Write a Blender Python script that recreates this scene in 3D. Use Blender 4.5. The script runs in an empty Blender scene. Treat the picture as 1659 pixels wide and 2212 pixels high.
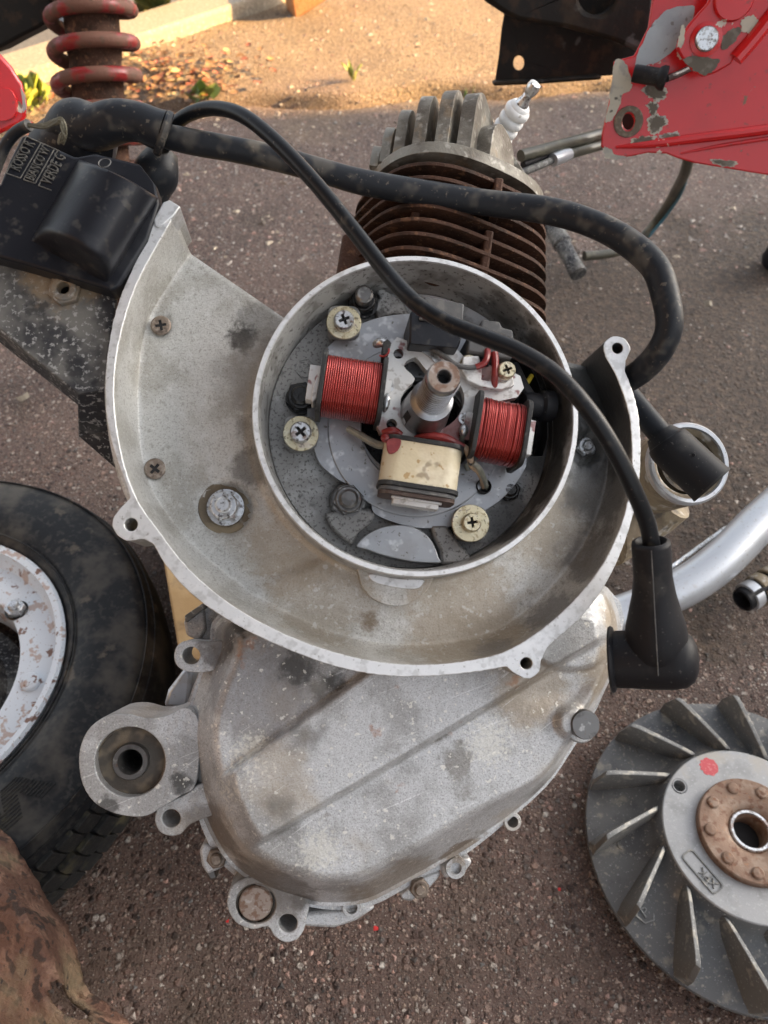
import bpy, bmesh, math, random
import numpy as np
from math import sin, cos, pi, radians, sqrt, atan2
from mathutils import Vector, Matrix
random.seed(7); rng = np.random.default_rng(11)
scene = bpy.context.scene
COL = scene.collection

# ------------------------------------------------------------------ camera, world, sun, exposure
PITCH = radians(50.0); CAM = np.array([0.0, 0.0, 0.50])
cam_d = bpy.data.cameras.new("camera"); cam = bpy.data.objects.new("camera", cam_d); COL.objects.link(cam)
cam.location = CAM; cam.rotation_euler = (pi/2 - PITCH, 0, 0)
cam_d.sensor_fit = 'VERTICAL'; cam_d.sensor_height = 36.0; cam_d.lens = 27.0
cam_d.clip_start = 0.01; cam_d.clip_end = 500.0
cam_d.dof.use_dof = True; cam_d.dof.focus_distance = 0.31; cam_d.dof.aperture_fstop = 18.0
scene.camera = cam
SUN_EL = radians(21.0); SUN_AZ = radians(82.0)       # azimuth clockwise from +Y (straight ahead): low on the right
world = bpy.data.worlds.new("World"); scene.world = world; world.use_nodes = True
wn = world.node_tree; wn.nodes.clear()
sky = wn.nodes.new('ShaderNodeTexSky'); sky.sky_type = 'NISHITA'; sky.sun_disc = False
sky.sun_elevation = SUN_EL; sky.sun_rotation = SUN_AZ; sky.dust_density = 4.0; sky.air_density = 1.0; sky.ozone_density = 0.5
hs = wn.nodes.new('ShaderNodeHueSaturation'); hs.inputs['Saturation'].default_value = 0.36
bg = wn.nodes.new('ShaderNodeBackground'); bg.inputs['Strength'].default_value = 0.085
wo = wn.nodes.new('ShaderNodeOutputWorld')
wn.links.new(sky.outputs[0], hs.inputs['Color']); wn.links.new(hs.outputs[0], bg.inputs[0]); wn.links.new(bg.outputs[0], wo.inputs[0])
sun_d = bpy.data.lights.new("sun", 'SUN'); sun_d.energy = 5.0; sun_d.angle = radians(0.5); sun_d.color = (1.0, 0.62, 0.25)
sun = bpy.data.objects.new("sun", sun_d); COL.objects.link(sun)
SUN_DIR = Vector((sin(SUN_AZ)*cos(SUN_EL), cos(SUN_AZ)*cos(SUN_EL), sin(SUN_EL)))   # towards the sun
sun.rotation_euler = SUN_DIR.to_track_quat('Z', 'Y').to_euler(); sun.location = SUN_DIR * 5
vs = scene.view_settings; vs.view_transform = 'Standard'; vs.look = 'None'; vs.gamma = 1.0; vs.exposure = 2.55; vs.use_curve_mapping = False

# ------------------------------------------------------------------ projection helpers (photo measured on a 1659 x 2212 copy)
FPX, CX, CY = 1659.0, 829.5, 1106.0
AX = np.array([1.0, 0, 0]); AF = np.array([0, cos(PITCH), -sin(PITCH)]); AU = np.array([0, sin(PITCH), cos(PITCH)])
nz = lambda a: np.asarray(a, float)/np.linalg.norm(a)
def ray(x, y): return AF + AX*((x-CX)/FPX) - AU*((y-CY)/FPX)
def at(x, y, Z): return CAM + ray(x, y)*Z
def gz(x, y, z=0.0):
    d = ray(x, y); return CAM + d*((z-CAM[2])/d[2])
def pp(P):
    d = np.asarray(P)-CAM; z = d@AF; return CX+FPX*(d@AX)/z, CY-FPX*(d@AU)/z, z
class Plane:
    """right-handed frame u, v, n at o; px() drops a measured point onto it (offset w along n)"""
    def __init__(s, o, n, up=AU):
        s.o = np.asarray(o, float); s.n = nz(n); s.v = nz(np.asarray(up)-s.n*(np.asarray(up)@s.n)); s.u = np.cross(s.v, s.n)
    def px(s, x, y, w=0.0):
        d = ray(x, y); t = ((s.o+s.n*w-CAM)@s.n)/(d@s.n); q = CAM+d*t-s.o
        return np.array([q@s.u, q@s.v, w])
    def W(s, p): p = np.asarray(p, float); return s.o + np.multiply.outer(p[..., 0], s.u) + np.multiply.outer(p[..., 1], s.v) + np.multiply.outer(p[..., 2], s.n)
    def wpx(s, x, y, w=0.0): return s.W(s.px(x, y, w))
    def mat(s): return Matrix([[s.u[i], s.v[i], s.n[i], s.o[i]] for i in range(3)]+[[0, 0, 0, 1]])
    def sub(s, x, y, w=0.0, rot=0.0):
        """frame with the same normal at a measured point, turned by rot"""
        q = Plane(s.wpx(x, y, w), s.n, s.v); u = q.u*cos(rot)+q.v*sin(rot); q.v = q.v*cos(rot)-q.u*sin(rot); q.u = u; return q
def frame(o, z, x=None):
    z = nz(z); x = np.array([1.0, 0, 0]) if x is None else np.asarray(x, float)
    if abs(nz(x)@z) > .95: x = np.array([0, 1.0, 0])
    q = Plane(o, z, np.cross(z, nz(x-z*(x@z)))); return q

# ------------------------------------------------------------------ mesh helpers: each returns (verts, faces), world space
def join(*gs):
    V, Fc = [], []
    for v, f in gs:
        k = len(V); V += [tuple(p) for p in v]; Fc += [tuple(i+k for i in q) for q in f]
    return V, Fc
def spline(pts, n=8, closed=True):
    P = [np.asarray(p, float) for p in pts]; m = len(P); out = []
    for i in range(m if closed else m-1):
        if closed: a, b, c, d = P[i-1], P[i], P[(i+1) % m], P[(i+2) % m]
        else: a, b, c, d = P[max(i-1, 0)], P[i], P[i+1], P[min(i+2, m-1)]
        for k in range(n):
            t = k/n; out.append(.5*((2*b)+(-a+c)*t+(2*a-5*b+4*c-d)*t*t+(-a+3*b-3*c+d)*t**3))
    if not closed: out.append(P[-1])
    return out
def resample(pts, n):
    P = np.array(pts, float); s = np.r_[0, np.cumsum(np.linalg.norm(np.diff(P, axis=0), axis=1))]; t = np.linspace(0, s[-1], n)
    return np.stack([np.interp(t, s, P[:, k]) for k in range(P.shape[1])], 1)
def circ(cx, cy, r, n=24, a0=0.0, ry=None): return [(cx+r*cos(a0+2*pi*k/n), cy+(ry or r)*sin(a0+2*pi*k/n)) for k in range(n)]
def prism(poly, fr, w0, w1, holes=(), taper=1.0):
    """poly and holes are (u, v) loops in frame fr, filled between heights w0 < w1"""
    loops = [list(poly)]+[list(h) for h in holes]
    bm = bmesh.new(); tops, edges = [], []
    for lp in loops:
        vs_ = [bm.verts.new((p[0], p[1], w1)) for p in lp]; tops.append(vs_)
        for i in range(len(vs_)): edges.append(bm.edges.new((vs_[i], vs_[(i+1) % len(vs_)])))
    bmesh.ops.triangle_fill(bm, edges=edges, use_beauty=True, use_dissolve=False)
    for f in bm.faces:
        if f.normal.z < 0: f.normal_flip()
    bm.verts.index_update()
    V = [tuple(v.co) for v in bm.verts]; Fc = [tuple(v.index for v in f.verts) for f in bm.faces]; bm_n = len(V); bm.free()
    out = list(V)+[(p[0]*taper, p[1]*taper, w0) for p in V]
    Fc = Fc+[tuple(i+bm_n for i in reversed(f)) for f in Fc]
    k = 0
    for li, lp in enumerate(loops):
        n = len(lp); area = sum(lp[i][0]*lp[(i+1) % n][1]-lp[(i+1) % n][0]*lp[i][1] for i in range(n))
        for i in range(n):
            a, b = k+i, k+(i+1) % n; q = (b, a, a+bm_n, b+bm_n)
            if (area > 0) == (li == 0): Fc.append(q)
            else: Fc.append(q[::-1])
        k += n
    return [tuple(fr.W(p)) for p in out], Fc
def plate(px_loop, fr, w0, w1, holes=(), **k):
    """the same from loops measured in the photo on the plane at height w1"""
    return prism([fr.px(x, y, w1)[:2] for x, y in px_loop], fr, w0, w1, [[fr.px(x, y, w1)[:2] for x, y in h] for h in holes], **k)
def lathe(prof, fr, seg=32, a0=0.0, a1=2*pi):
    """profile of (radius, height) round the frame's n axis"""
    full = abs(a1-a0-2*pi) < 1e-6; n = seg if full else seg+1; V, Fc = [], []
    for r, z in prof:
        for k in range(n):
            a = a0+(a1-a0)*k/seg; V.append(tuple(fr.W((r*cos(a), r*sin(a), z))))
    for j in range(len(prof)-1):
        for k in range(seg):
            k2 = (k+1) % n; Fc.append((j*n+k, j*n+k2, (j+1)*n+k2, (j+1)*n+k))
    return V, Fc
def cyl(fr, r, z0, z1, seg=24, bev=0.0, r1=None):
    r1 = r if r1 is None else r1; b = bev
    p = [(0.0001*r, z0), (r-b, z0), (r, z0+b), (r1, z1-b), (r1-b, z1), (0.0001*r, z1)] if b else [(1e-4*r, z0), (r, z0), (r1, z1), (1e-4*r, z1)]
    return lathe(p, fr, seg)
def tube(pts, rad, seg=12, n=6, cap=True, sm=True):
    """round tube along a smooth path; rad is one radius or one per control point"""
    P = [np.asarray(p, float) for p in pts]; R_ = [rad]*len(P) if np.isscalar(rad) else list(rad)
    Q = spline([np.r_[p, r] for p, r in zip(P, R_)], n, False) if sm else [np.r_[p, r] for p, r in zip(P, R_)]
    V, Fc = [], []; nrm = None
    for i, q in enumerate(Q):
        t = nz(Q[min(i+1, len(Q)-1)][:3]-Q[max(i-1, 0)][:3])
        if nrm is None: nrm = nz(np.cross(t, [0.3, 0.2, 0.93] if abs(t[2]) < .9 else [1, 0, 0]))
        nrm = nz(nrm-t*(nrm@t)); b = np.cross(t, nrm)
        for k in range(seg):
            a = 2*pi*k/seg; V.append(tuple(q[:3]+(nrm*cos(a)+b*sin(a))*q[3]))
    m = len(Q)
    for i in range(m-1):
        for k in range(seg): Fc.append((i*seg+k, i*seg+(k+1) % seg, (i+1)*seg+(k+1) % seg, (i+1)*seg+k))
    if cap: Fc.append(tuple(range(seg))[::-1]); Fc.append(tuple((m-1)*seg+k for k in range(seg)))
    return V, Fc
def sheet(G, flip=False, closed=False):
    """G[i][j] world points -> quads"""
    G = np.asarray(G); a, b = G.shape[:2]; V = [tuple(p) for p in G.reshape(-1, 3)]; Fc = []
    for i in range(a if closed else a-1):
        for j in range(b-1):
            q = (i*b+j, ((i+1) % a)*b+j, ((i+1) % a)*b+j+1, i*b+j+1); Fc.append(q[::-1] if flip else q)
    return V, Fc
def box(fr, x0, x1, y0, y1, z0, z1): return prism([(x0, y0), (x1, y0), (x1, y1), (x0, y1)], fr, z0, z1)
def rrect(w, h, r, n=4, cx=0, cy=0):
    out = []
    for sx, sy, a in ((1, 1, 0), (-1, 1, pi/2), (-1, -1, pi), (1, -1, 3*pi/2)):
        for k in range(n+1): t = a+pi/2*k/n; out.append((cx+sx*(w-r)+r*cos(t), cy+sy*(h-r)+r*sin(t)))
    return out
def hexa(r, rot=0.0): return circ(0, 0, r, 6, rot)
def stones(centres, sizes, flat=.6):
    V, Fc = [], []
    base = [(0, 0, 1), (0, 0, -1)]+[(cos(a), sin(a), .35*(-1)**k) for k, a in enumerate(np.arange(6)*pi/3)]
    fs = [(0, 2+i, 2+(i+1) % 6) for i in range(6)]+[(1, 2+(i+1) % 6, 2+i) for i in range(6)]
    B = np.array(base)
    for c, s in zip(centres, sizes):
        a = random.uniform(0, 6.28); m = np.array([[cos(a), -sin(a), 0], [sin(a), cos(a), 0], [0, 0, 1]])
        p = (B*(1+rng.uniform(-.3, .3, (8, 1))))*[s*random.uniform(.7, 1.3), s, s*flat]; k = len(V)
        V += [tuple(x) for x in p@m.T+c]; Fc += [tuple(i+k for i in f) for f in fs]
    return V, Fc

# ------------------------------------------------------------------ objects
class Thing:
    def __init__(s, name, label, cat, M, group=None):
        s.M = M if isinstance(M, Matrix) else Matrix.Translation(Vector([float(x) for x in M])); s.inv = s.M.inverted()
        s.root = bpy.data.objects.new(name, None); COL.objects.link(s.root); s.root.matrix_world = s.M; s.root.empty_display_size = .02
        s.root['label'] = label; s.root['category'] = cat
        if group: s.root['group'] = group
    def add(s, name, geo, mat, parent=None, label=None, **k):
        o = mesh_obj(name, geo, mat, s.inv, **k); o.parent = parent or s.root
        if label: o['label'] = label
        return o
def mesh_obj(name, geo, mat, inv=None, smooth=35, bevel=0.0, seg=2, sub=0, solid=0.0):
    V, Fc = geo; A = np.array(V, float)
    if inv is not None: m = np.array(inv); A = A@m[:3, :3].T+m[:3, 3]
    me = bpy.data.meshes.new(name); me.from_pydata([tuple(p) for p in A], [], Fc); me.validate(); me.update()
    bm = bmesh.new(); bm.from_mesh(me); bmesh.ops.remove_doubles(bm, verts=bm.verts, dist=2e-6); bm.to_mesh(me); bm.free()
    for m_ in (mat if isinstance(mat, (list, tuple)) else [mat]): me.materials.append(m_)
    if smooth:
        me.shade_smooth()
        if smooth < 180: me.set_sharp_from_angle(angle=radians(smooth))
    o = bpy.data.objects.new(name, me); COL.objects.link(o)
    if sub: md = o.modifiers.new('sub', 'SUBSURF'); md.levels = md.render_levels = sub
    if solid: md = o.modifiers.new('solid', 'SOLIDIFY'); md.thickness = solid; md.offset = -1
    if bevel: md = o.modifiers.new('bevel', 'BEVEL'); md.width = bevel; md.segments = seg; md.limit_method = 'ANGLE'; md.angle_limit = radians(38); md.harden_normals = False
    return o
def single(name, label, cat, geo, mat, group=None, kind=None, **k):
    A = np.array(geo[0]); L = Vector(((A[:, 0].min()+A[:, 0].max())/2, (A[:, 1].min()+A[:, 1].max())/2, A[:, 2].min()))
    o = mesh_obj(name, geo, mat, Matrix.Translation(-L), **k); o.location = L
    if label: o['label'] = label
    if cat: o['category'] = cat
    if group: o['group'] = group
    if kind: o['kind'] = kind
    return o
def text_geo(body, fr, size, depth, rot=0.0, sx=1.0):
    """raised lettering lying on frame fr, centred on its origin"""
    cu = bpy.data.curves.new('t', 'FONT'); cu.body = body; cu.size = size; cu.extrude = depth/2; cu.align_x = 'CENTER'; cu.align_y = 'CENTER'; cu.resolution_u = 2
    ob = bpy.data.objects.new('t', cu); COL.objects.link(ob); dg = bpy.context.evaluated_depsgraph_get()
    me = bpy.data.meshes.new_from_object(ob.evaluated_get(dg)); V = []
    for v in me.vertices:
        x, y = v.co.x*sx, v.co.y; V.append(tuple(fr.W((x*cos(rot)-y*sin(rot), x*sin(rot)+y*cos(rot), v.co.z+depth/2))))
    Fc = [tuple(p.vertices) for p in me.polygons]
    bpy.data.objects.remove(ob); bpy.data.meshes.remove(me); bpy.data.curves.remove(cu); return V, Fc

# ------------------------------------------------------------------ materials
def material(name, base, layers=(), rough=.5, metal=0.0, bumps=(), spec=.5, coat=0.0, coord='Object', vcol=False):
    """layers: (colour, strength, mask kind, args..., {rough, metal}); masks: noise(scale, lo, hi), cells(scale, lo, hi),
    blob((x, y, z), radius, raggedness), streak((sx, sy, sz), lo, hi)"""
    m = bpy.data.materials.new(name); m.use_nodes = True; t = m.node_tree; n = t.nodes; L = t.links
    b = n['Principled BSDF']; tc = n.new('ShaderNodeTexCoord').outputs[coord]
    cache = {}
    def noise(scale, detail=3, rg=.6, vec=None, dist=0.0):
        key = (round(scale, 3), detail, rg, id(vec))
        if vec is None and key in cache: return cache[key]
        x = n.new('ShaderNodeTexNoise'); x.inputs['Scale'].default_value = scale; x.inputs['Detail'].default_value = detail
        x.inputs['Roughness'].default_value = rg; x.inputs['Distortion'].default_value = dist; L.new(vec or tc, x.inputs['Vector'])
        if vec is None: cache[key] = x.outputs['Fac']
        return x.outputs['Fac']
    def ramp(v, lo, hi):
        x = n.new('ShaderNodeMapRange'); x.interpolation_type = 'SMOOTHSTEP'; L.new(v, x.inputs[0])
        x.inputs[1].default_value = lo; x.inputs[2].default_value = hi; return x.outputs[0]
    def math_(op, a, c):
        x = n.new('ShaderNodeMath'); x.operation = op
        for i, q in enumerate((a, c)):
            if hasattr(q, 'links'): L.new(q, x.inputs[i])
            else: x.inputs[i].default_value = q
        return x.outputs[0]
    def mix(fac, a, c, colour=True):
        x = n.new('ShaderNodeMix'); x.data_type = 'RGBA' if colour else 'FLOAT'; i0 = 6 if colour else 2
        L.new(fac, x.inputs[0])
        for i, q in ((i0, a), (i0+1, c)):
            if hasattr(q, 'links'): L.new(q, x.inputs[i])
            else: x.inputs[i].default_value = (*q, 1) if colour else q
        return x.outputs[2 if colour else 0]
    if vcol:
        a = n.new('ShaderNodeAttribute'); a.attribute_name = 'Col'; col = a.outputs['Color']
    else:
        r_ = n.new('ShaderNodeRGB'); r_.outputs[0].default_value = (*base, 1); col = r_.outputs[0]
    rg = n.new('ShaderNodeValue'); rg.outputs[0].default_value = rough; rg = rg.outputs[0]
    mt = n.new('ShaderNodeValue'); mt.outputs[0].default_value = metal; mt = mt.outputs[0]
    for ly in layers:
        c, s, kind = ly[:3]; a = [q for q in ly[3:] if not isinstance(q, dict)]; opt = next((q for q in ly[3:] if isinstance(q, dict)), {})
        if kind == 'noise': f = ramp(noise(a[0], opt.get('detail', 4 if a[0] < 100 else 2)), a[1], a[2])
        elif kind == 'cells':
            v = n.new('ShaderNodeTexVoronoi'); v.inputs['Scale'].default_value = a[0]; L.new(tc, v.inputs['Vector'])
            sp = n.new('ShaderNodeSeparateColor'); L.new(v.outputs['Color'], sp.inputs[0]); f = ramp(sp.outputs[0], a[1], a[2])
            f = math_('MULTIPLY', f, ramp(v.outputs['Distance'], opt.get('edge', .55), opt.get('edge', .55)-.2))
        elif kind == 'streak':
            mp = n.new('ShaderNodeMapping'); mp.vector_type = 'TEXTURE'; mp.inputs['Scale'].default_value = [1/q for q in a[0]]; mp.inputs['Rotation'].default_value = opt.get('rot', (0, 0, 0)); L.new(tc, mp.inputs[0])
            f = ramp(noise(1.0, 4, .55, mp.outputs[0]), a[1], a[2])
        elif kind == 'blob':
            d = n.new('ShaderNodeVectorMath'); d.operation = 'DISTANCE'; L.new(tc, d.inputs[0]); d.inputs[1].default_value = a[0]
            rag = a[2] if len(a) > 2 else .5
            q = math_('ADD', math_('DIVIDE', d.outputs['Value'], a[1]), math_('MULTIPLY', math_('SUBTRACT', noise(opt.get('scale', 110 if a[1] > .012 else 260), 4, .66), .5), rag*3.2))
            f = ramp(q, opt.get('hi', 1.0), opt.get('lo', .55))
        f = math_('MULTIPLY', f, s); col = mix(f, col, c)
        if 'rough' in opt: rg = mix(f, rg, opt['rough'], False)
        if 'metal' in opt: mt = mix(f, mt, opt['metal'], False)
    L.new(col, b.inputs['Base Color']); L.new(rg, b.inputs['Roughness']); L.new(mt, b.inputs['Metallic'])
    b.inputs['Specular IOR Level'].default_value = spec
    if coat: b.inputs['Coat Weight'].default_value = coat; b.inputs['Coat Roughness'].default_value = .15
    prev = None
    for sc, st, dist in bumps:
        bp = n.new('ShaderNodeBump'); bp.inputs['Strength'].default_value = st; bp.inputs['Distance'].default_value = dist
        L.new(noise(sc, 2, .65), bp.inputs['Height'])
        if prev: L.new(prev, bp.inputs['Normal'])
        prev = bp.outputs[0]
    if prev: L.new(prev, b.inputs['Normal'])
    return m
# ------------------------------------------------------------------ the engine's own frame: n is the crankshaft axis
_o = at(903, 891, .26); _d = nz(CAM-_o); _s = AX*sin(radians(27))+AU*cos(radians(27)); _s = nz(_s-_d*(_s@_d))
EP = Plane(_o, _d*cos(radians(16))+_s*sin(radians(16)))
def eax(x, y, w):
    """crank-parallel frame through a point measured at height w; its heights are engine heights"""
    f = EP.sub(x, y, w); f.o = f.o-f.n*w; return f
def eb(x, y, w=-.02): return tuple(float(q) for q in EP.px(x, y, w))
D_ = lambda **k: k

TAN = (.30, .235, .155); MUD = (.17, .125, .08); SOOT_SHADE = (.035, .033, .03); RUST = (.16, .06, .025); ORANGE = (.30, .11, .03)
ALU_L = (.66, .65, .62)
m_cowl = material('cast_aluminium_dusty', (.52, .515, .49), [
    ((.36, .345, .31), .8, 'noise', 45, .45, .62), ((.70, .69, .66), .4, 'noise', 1000, .57, .70), ((.17, .16, .14), .35, 'noise', 1150, .60, .70), ((.22, .205, .18), .5, 'noise', 1700, .52, .66), ((.25, .235, .21), .55, 'noise', 500, .60, .72),  # fine pale specks put the metal's sparkle into the colour
    (TAN, .6, 'blob', eb(1010, 1330, -.015), .030, .35), (TAN, .4, 'blob', eb(700, 1280), .024, .4), (TAN, .5, 'blob', eb(1180, 1130), .024, .4),
    (TAN, .45, 'blob', eb(640, 1180), .02, .35), ((.62, .615, .60), .45, 'noise', 330, .60, .70), (SOOT_SHADE, .9, 'blob', eb(480, 1340, -.022), .007, .3), (SOOT_SHADE, .9, 'blob', eb(560, 1392, -.022), .008, .3), (SOOT_SHADE, .9, 'blob', eb(660, 1435, -.022), .008, .3), (SOOT_SHADE, .8, 'blob', eb(760, 1462, -.022), .007, .3), (SOOT_SHADE, .7, 'blob', eb(400, 1262, -.024), .008, .3),  # near-black blobs along the gap under the scroll rim
    (MUD, .9, 'blob', eb(800, 1352, -.018), .0065, .35), (MUD, .8, 'blob', eb(870, 1360, -.017), .004, .4),
    (SOOT_SHADE, .95, 'blob', eb(520, 722), .0075, .38), (SOOT_SHADE, .5, 'blob', eb(560, 690), .012, .45), (SOOT_SHADE, .6, 'blob', eb(545, 1010), .010, .3), (SOOT_SHADE, .5, 'blob', eb(560, 930), .010, .3),
    ((.20, .185, .165), .6, 'blob', eb(560, 800), .02, .3), ((.18, .16, .14), .55, 'blob', eb(487, 1095), .011, .3),
    ((.045, .045, .045), .92, 'blob', eb(1300, 800, -.02), .026, .2), ((.05, .05, .05), .88, 'blob', eb(1320, 930, -.02), .022, .22), ((.08, .08, .08), .7, 'blob', eb(1300, 1060, -.02), .018, .35), ((.10, .10, .105), .6, 'blob', eb(1270, 1200, -.016), .013, .4), ((.12, .12, .125), .6, 'blob', eb(1180, 1310, -.014), .012, .4), ((.14, .14, .145), .5, 'blob', eb(1060, 1385, -.013), .010, .4),  # right inner wall turned from the light: its shade put into the colour
], rough=.52, metal=.38, bumps=[(1500, .22, .0004), (320, .26, .0012)])
m_cover = material('cast_aluminium_cover', (.50, .505, .51), [
    ((.30, .295, .285), .8, 'noise', 38, .46, .62), ((.74, .74, .74), .42, 'noise', 1000, .56, .70), ((.16, .155, .15), .38, 'noise', 1150, .60, .70), ((.80, .80, .80), .5, 'streak', (22, 900, 22), .66, .70, D_(rot=(0, 0, .35))), ((.20, .195, .19), .55, 'noise', 1700, .51, .66), ((.22, .21, .20), .5, 'noise', 500, .60, .72),  # fine white specks stand for sparkle, painted as colour
    ((.38, .30, .20), .45, 'noise', 22, .56, .70), (TAN, .5, 'blob', eb(500, 1330, -.03), .02, .3), (TAN, .6, 'blob', eb(1130, 1480, -.03), .02, .3), (TAN, .75, 'blob', eb(1315, 1450, -.03), .016, .3), (TAN, .7, 'blob', eb(1325, 1340, -.03), .012, .3),
    ((.16, .15, .15), .6, 'blob', eb(560, 1480, -.03), .026, .4), ((.09, .075, .055), .85, 'blob', eb(950, 1580, -.03), .006, .3), ((.09, .075, .055), .8, 'blob', eb(965, 1560, -.03), .005, .3),
    ((.15, .135, .11), .65, 'blob', eb(985, 1640, -.03), .009, .4), ((.16, .145, .12), .6, 'blob', eb(1010, 1710, -.03), .006, .4), ((.13, .12, .10), .7, 'blob', eb(700, 1485, -.03), .007, .4),
    (SOOT_SHADE, .8, 'blob', eb(520, 1375, -.035), .010, .35), (SOOT_SHADE, .75, 'blob', eb(640, 1440, -.030), .009, .35), (SOOT_SHADE, .7, 'blob', eb(730, 1470, -.03), .007, .4), (SOOT_SHADE, .8, 'blob', eb(392, 1690, -.042), .005, .4), (SOOT_SHADE, .75, 'blob', eb(235, 1738, -.042), .005, .4), (SOOT_SHADE, .7, 'blob', eb(655, 1935, -.05), .006, .4), (MUD, .8, 'blob', eb(1000, 1840, -.05), .012, .4), (MUD, .9, 'blob', eb(725, 1855, -.03), .0045, .35), (MUD, .8, 'blob', eb(705, 1760, -.03), .0045, .4),  # near-black blobs below the scroll rim and on the lugs
    ((.70, .68, .62), .75, 'noise', 430, .64, .70), ((.10, .095, .085), .6, 'noise', 26, .60, .74), ((.72, .71, .69), .55, 'streak', (28, 1400, 28), .67, .72, D_(rot=(0, 0, .60))),
    (ORANGE, .5, 'noise', 60, .68, .74), ((.12, .10, .085), .75, 'blob', eb(600, 1890, -.045), .02, .4), ((.12, .10, .085), .7, 'blob', eb(470, 1780, -.045), .016, .4), ((.20, .15, .10), .6, 'blob', eb(850, 1900, -.045), .022, .4), ((.09, .08, .075), .7, 'blob', eb(480, 1390, -.04), .012, .4),
    ((.07, .062, .05), .85, 'blob', eb(745, 1487, -.03), .0045, .3), ((.08, .07, .055), .8, 'blob', eb(700, 1520, -.03), .0045, .3), ((.09, .08, .065), .7, 'blob', eb(660, 1550, -.03), .004, .35), ((.08, .07, .055), .8, 'blob', eb(925, 1608, -.03), .0035, .3), ((.11, .10, .08), .6, 'blob', eb(870, 1642, -.03), .0035, .4), ((.11, .10, .08), .6, 'blob', eb(730, 1725, -.03), .004, .4), ((.12, .11, .09), .5, 'blob', eb(600, 1800, -.03), .005, .4),
    ((.72, .69, .60), .5, 'blob', eb(555, 1640, -.03), .011, .95, D_(scale=650)), ((.72, .69, .60), .5, 'blob', eb(530, 1690, -.03), .010, .95, D_(scale=650)), ((.72, .70, .62), .45, 'blob', eb(690, 1830, -.03), .009, .95, D_(scale=650)), ((.72, .70, .62), .4, 'blob', eb(1050, 1600, -.03), .010, 1.0, D_(scale=650))], rough=.50, metal=.42, bumps=[(1500, .22, .0004), (380, .28, .0011)])
m_bare = material('machined_aluminium', (.68, .68, .675), [((.44, .435, .42), .6, 'noise', 260, .50, .66), ((.20, .18, .15), .6, 'noise', 700, .62, .74), ((.80, .79, .78), .5, 'noise', 90, .55, .7)], rough=.40, metal=.55, bumps=[(1200, .18, .0003)])
m_ringin = material('ring_wall_aluminium', (.40, .395, .38), [((.17, .16, .145), .7, 'noise', 120, .46, .64), ((.08, .07, .06), .8, 'noise', 600, .57, .70), (SOOT_SHADE, .92, 'blob', eb(1210, 900, -.012), .017, .25), (SOOT_SHADE, .9, 'blob', eb(1190, 1050, -.012), .016, .25), (SOOT_SHADE, .85, 'blob', eb(1120, 1150, -.012), .013, .3), (SOOT_SHADE, .85, 'blob', eb(1180, 780, -.012), .015, .3), (SOOT_SHADE, .5, 'blob', eb(1090, 680, -.012), .012, .4)], rough=.48, metal=.4, bumps=[(900, .2, .0004)])  # dark blobs paint the shade of the ring's right inner side
m_floor = material('cast_floor_grey', (.24, .235, .225), [((.38, .38, .37), .6, 'noise', 70, .52, .64), ((.08, .075, .07), .8, 'noise', 900, .54, .64), ((.03, .028, .026), .8, 'noise', 90, .57, .68),
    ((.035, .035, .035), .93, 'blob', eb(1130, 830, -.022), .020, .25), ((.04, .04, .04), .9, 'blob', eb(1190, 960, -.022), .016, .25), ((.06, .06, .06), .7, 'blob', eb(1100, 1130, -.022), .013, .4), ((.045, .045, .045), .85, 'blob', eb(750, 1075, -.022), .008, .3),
    ((.62, .63, .64), .85, 'blob', eb(960, 610, -.022), .013, .2), ((.62, .63, .64), .85, 'blob', eb(1050, 650, -.022), .012, .2), ((.05, .045, .04), .85, 'blob', eb(775, 640, -.022), .007, .3)], rough=.55, metal=.3, bumps=[(1200, .3, .0004)])
m_stator = material('stator_plate_aluminium', (.33, .34, .355), [((.27, .27, .27), .7, 'noise', 60, .5, .62), ((.70, .71, .72), .5, 'noise', 200, .56, .7), ((.10, .09, .07), .8, 'noise', 500, .64, .72)], rough=.38, metal=.5, bumps=[(1500, .12, .0003)])
m_lam = material('laminated_core_steel', (.62, .61, .59), [((.34, .31, .28), .7, 'noise', 350, .56, .68), ((.17, .03, .025), .85, 'noise', 150, .61, .66, D_(rough=.35)), ((.64, .63, .62), .5, 'noise', 90, .56, .7),
    ((.16, .03, .025), .85, 'blob', eb(985, 935, -.004), .009, .35), ((.16, .03, .025), .7, 'blob', eb(830, 935, -.004), .006, .4), ((.16, .03, .025), .75, 'blob', eb(1060, 800, -.004), .007, .4)], rough=.5, metal=.35, bumps=[(900, .25, .0004)])
m_zinc = material('bright_zinc_steel', (.62, .63, .64), [((.30, .28, .25), .7, 'noise', 400, .48, .64), ((.07, .055, .045), .8, 'noise', 700, .56, .66), ((.18, .08, .04), .6, 'noise', 250, .60, .68)], rough=.32, metal=.8, bumps=[(900, .12, .0003)])
m_yzinc = material('yellow_zinc_steel', (.56, .50, .34), [((.66, .62, .48), .7, 'noise', 300, .5, .64), ((.26, .19, .10), .7, 'noise', 500, .54, .66), ((.07, .055, .04), .75, 'noise', 800, .58, .68), ((.50, .40, .42), .3, 'noise', 200, .6, .7)], rough=.38, metal=.6, bumps=[(900, .15, .0003)])
m_dull = material('dull_brown_screw', (.20, .155, .12), [((.34, .29, .24), .6, 'noise', 500, .5, .66), ((.07, .05, .04), .7, 'noise', 300, .55, .68)], rough=.5, metal=.5, bumps=[(900, .3, .0004)])
m_steel = material('worn_dark_steel', (.15, .145, .14), [((.45, .44, .42), .6, 'noise', 300, .54, .68), ((.07, .065, .06), .7, 'noise', 150, .5, .64), (RUST, .4, 'noise', 400, .62, .72)], rough=.36, metal=.8, bumps=[(1000, .15, .0003)])
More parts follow.
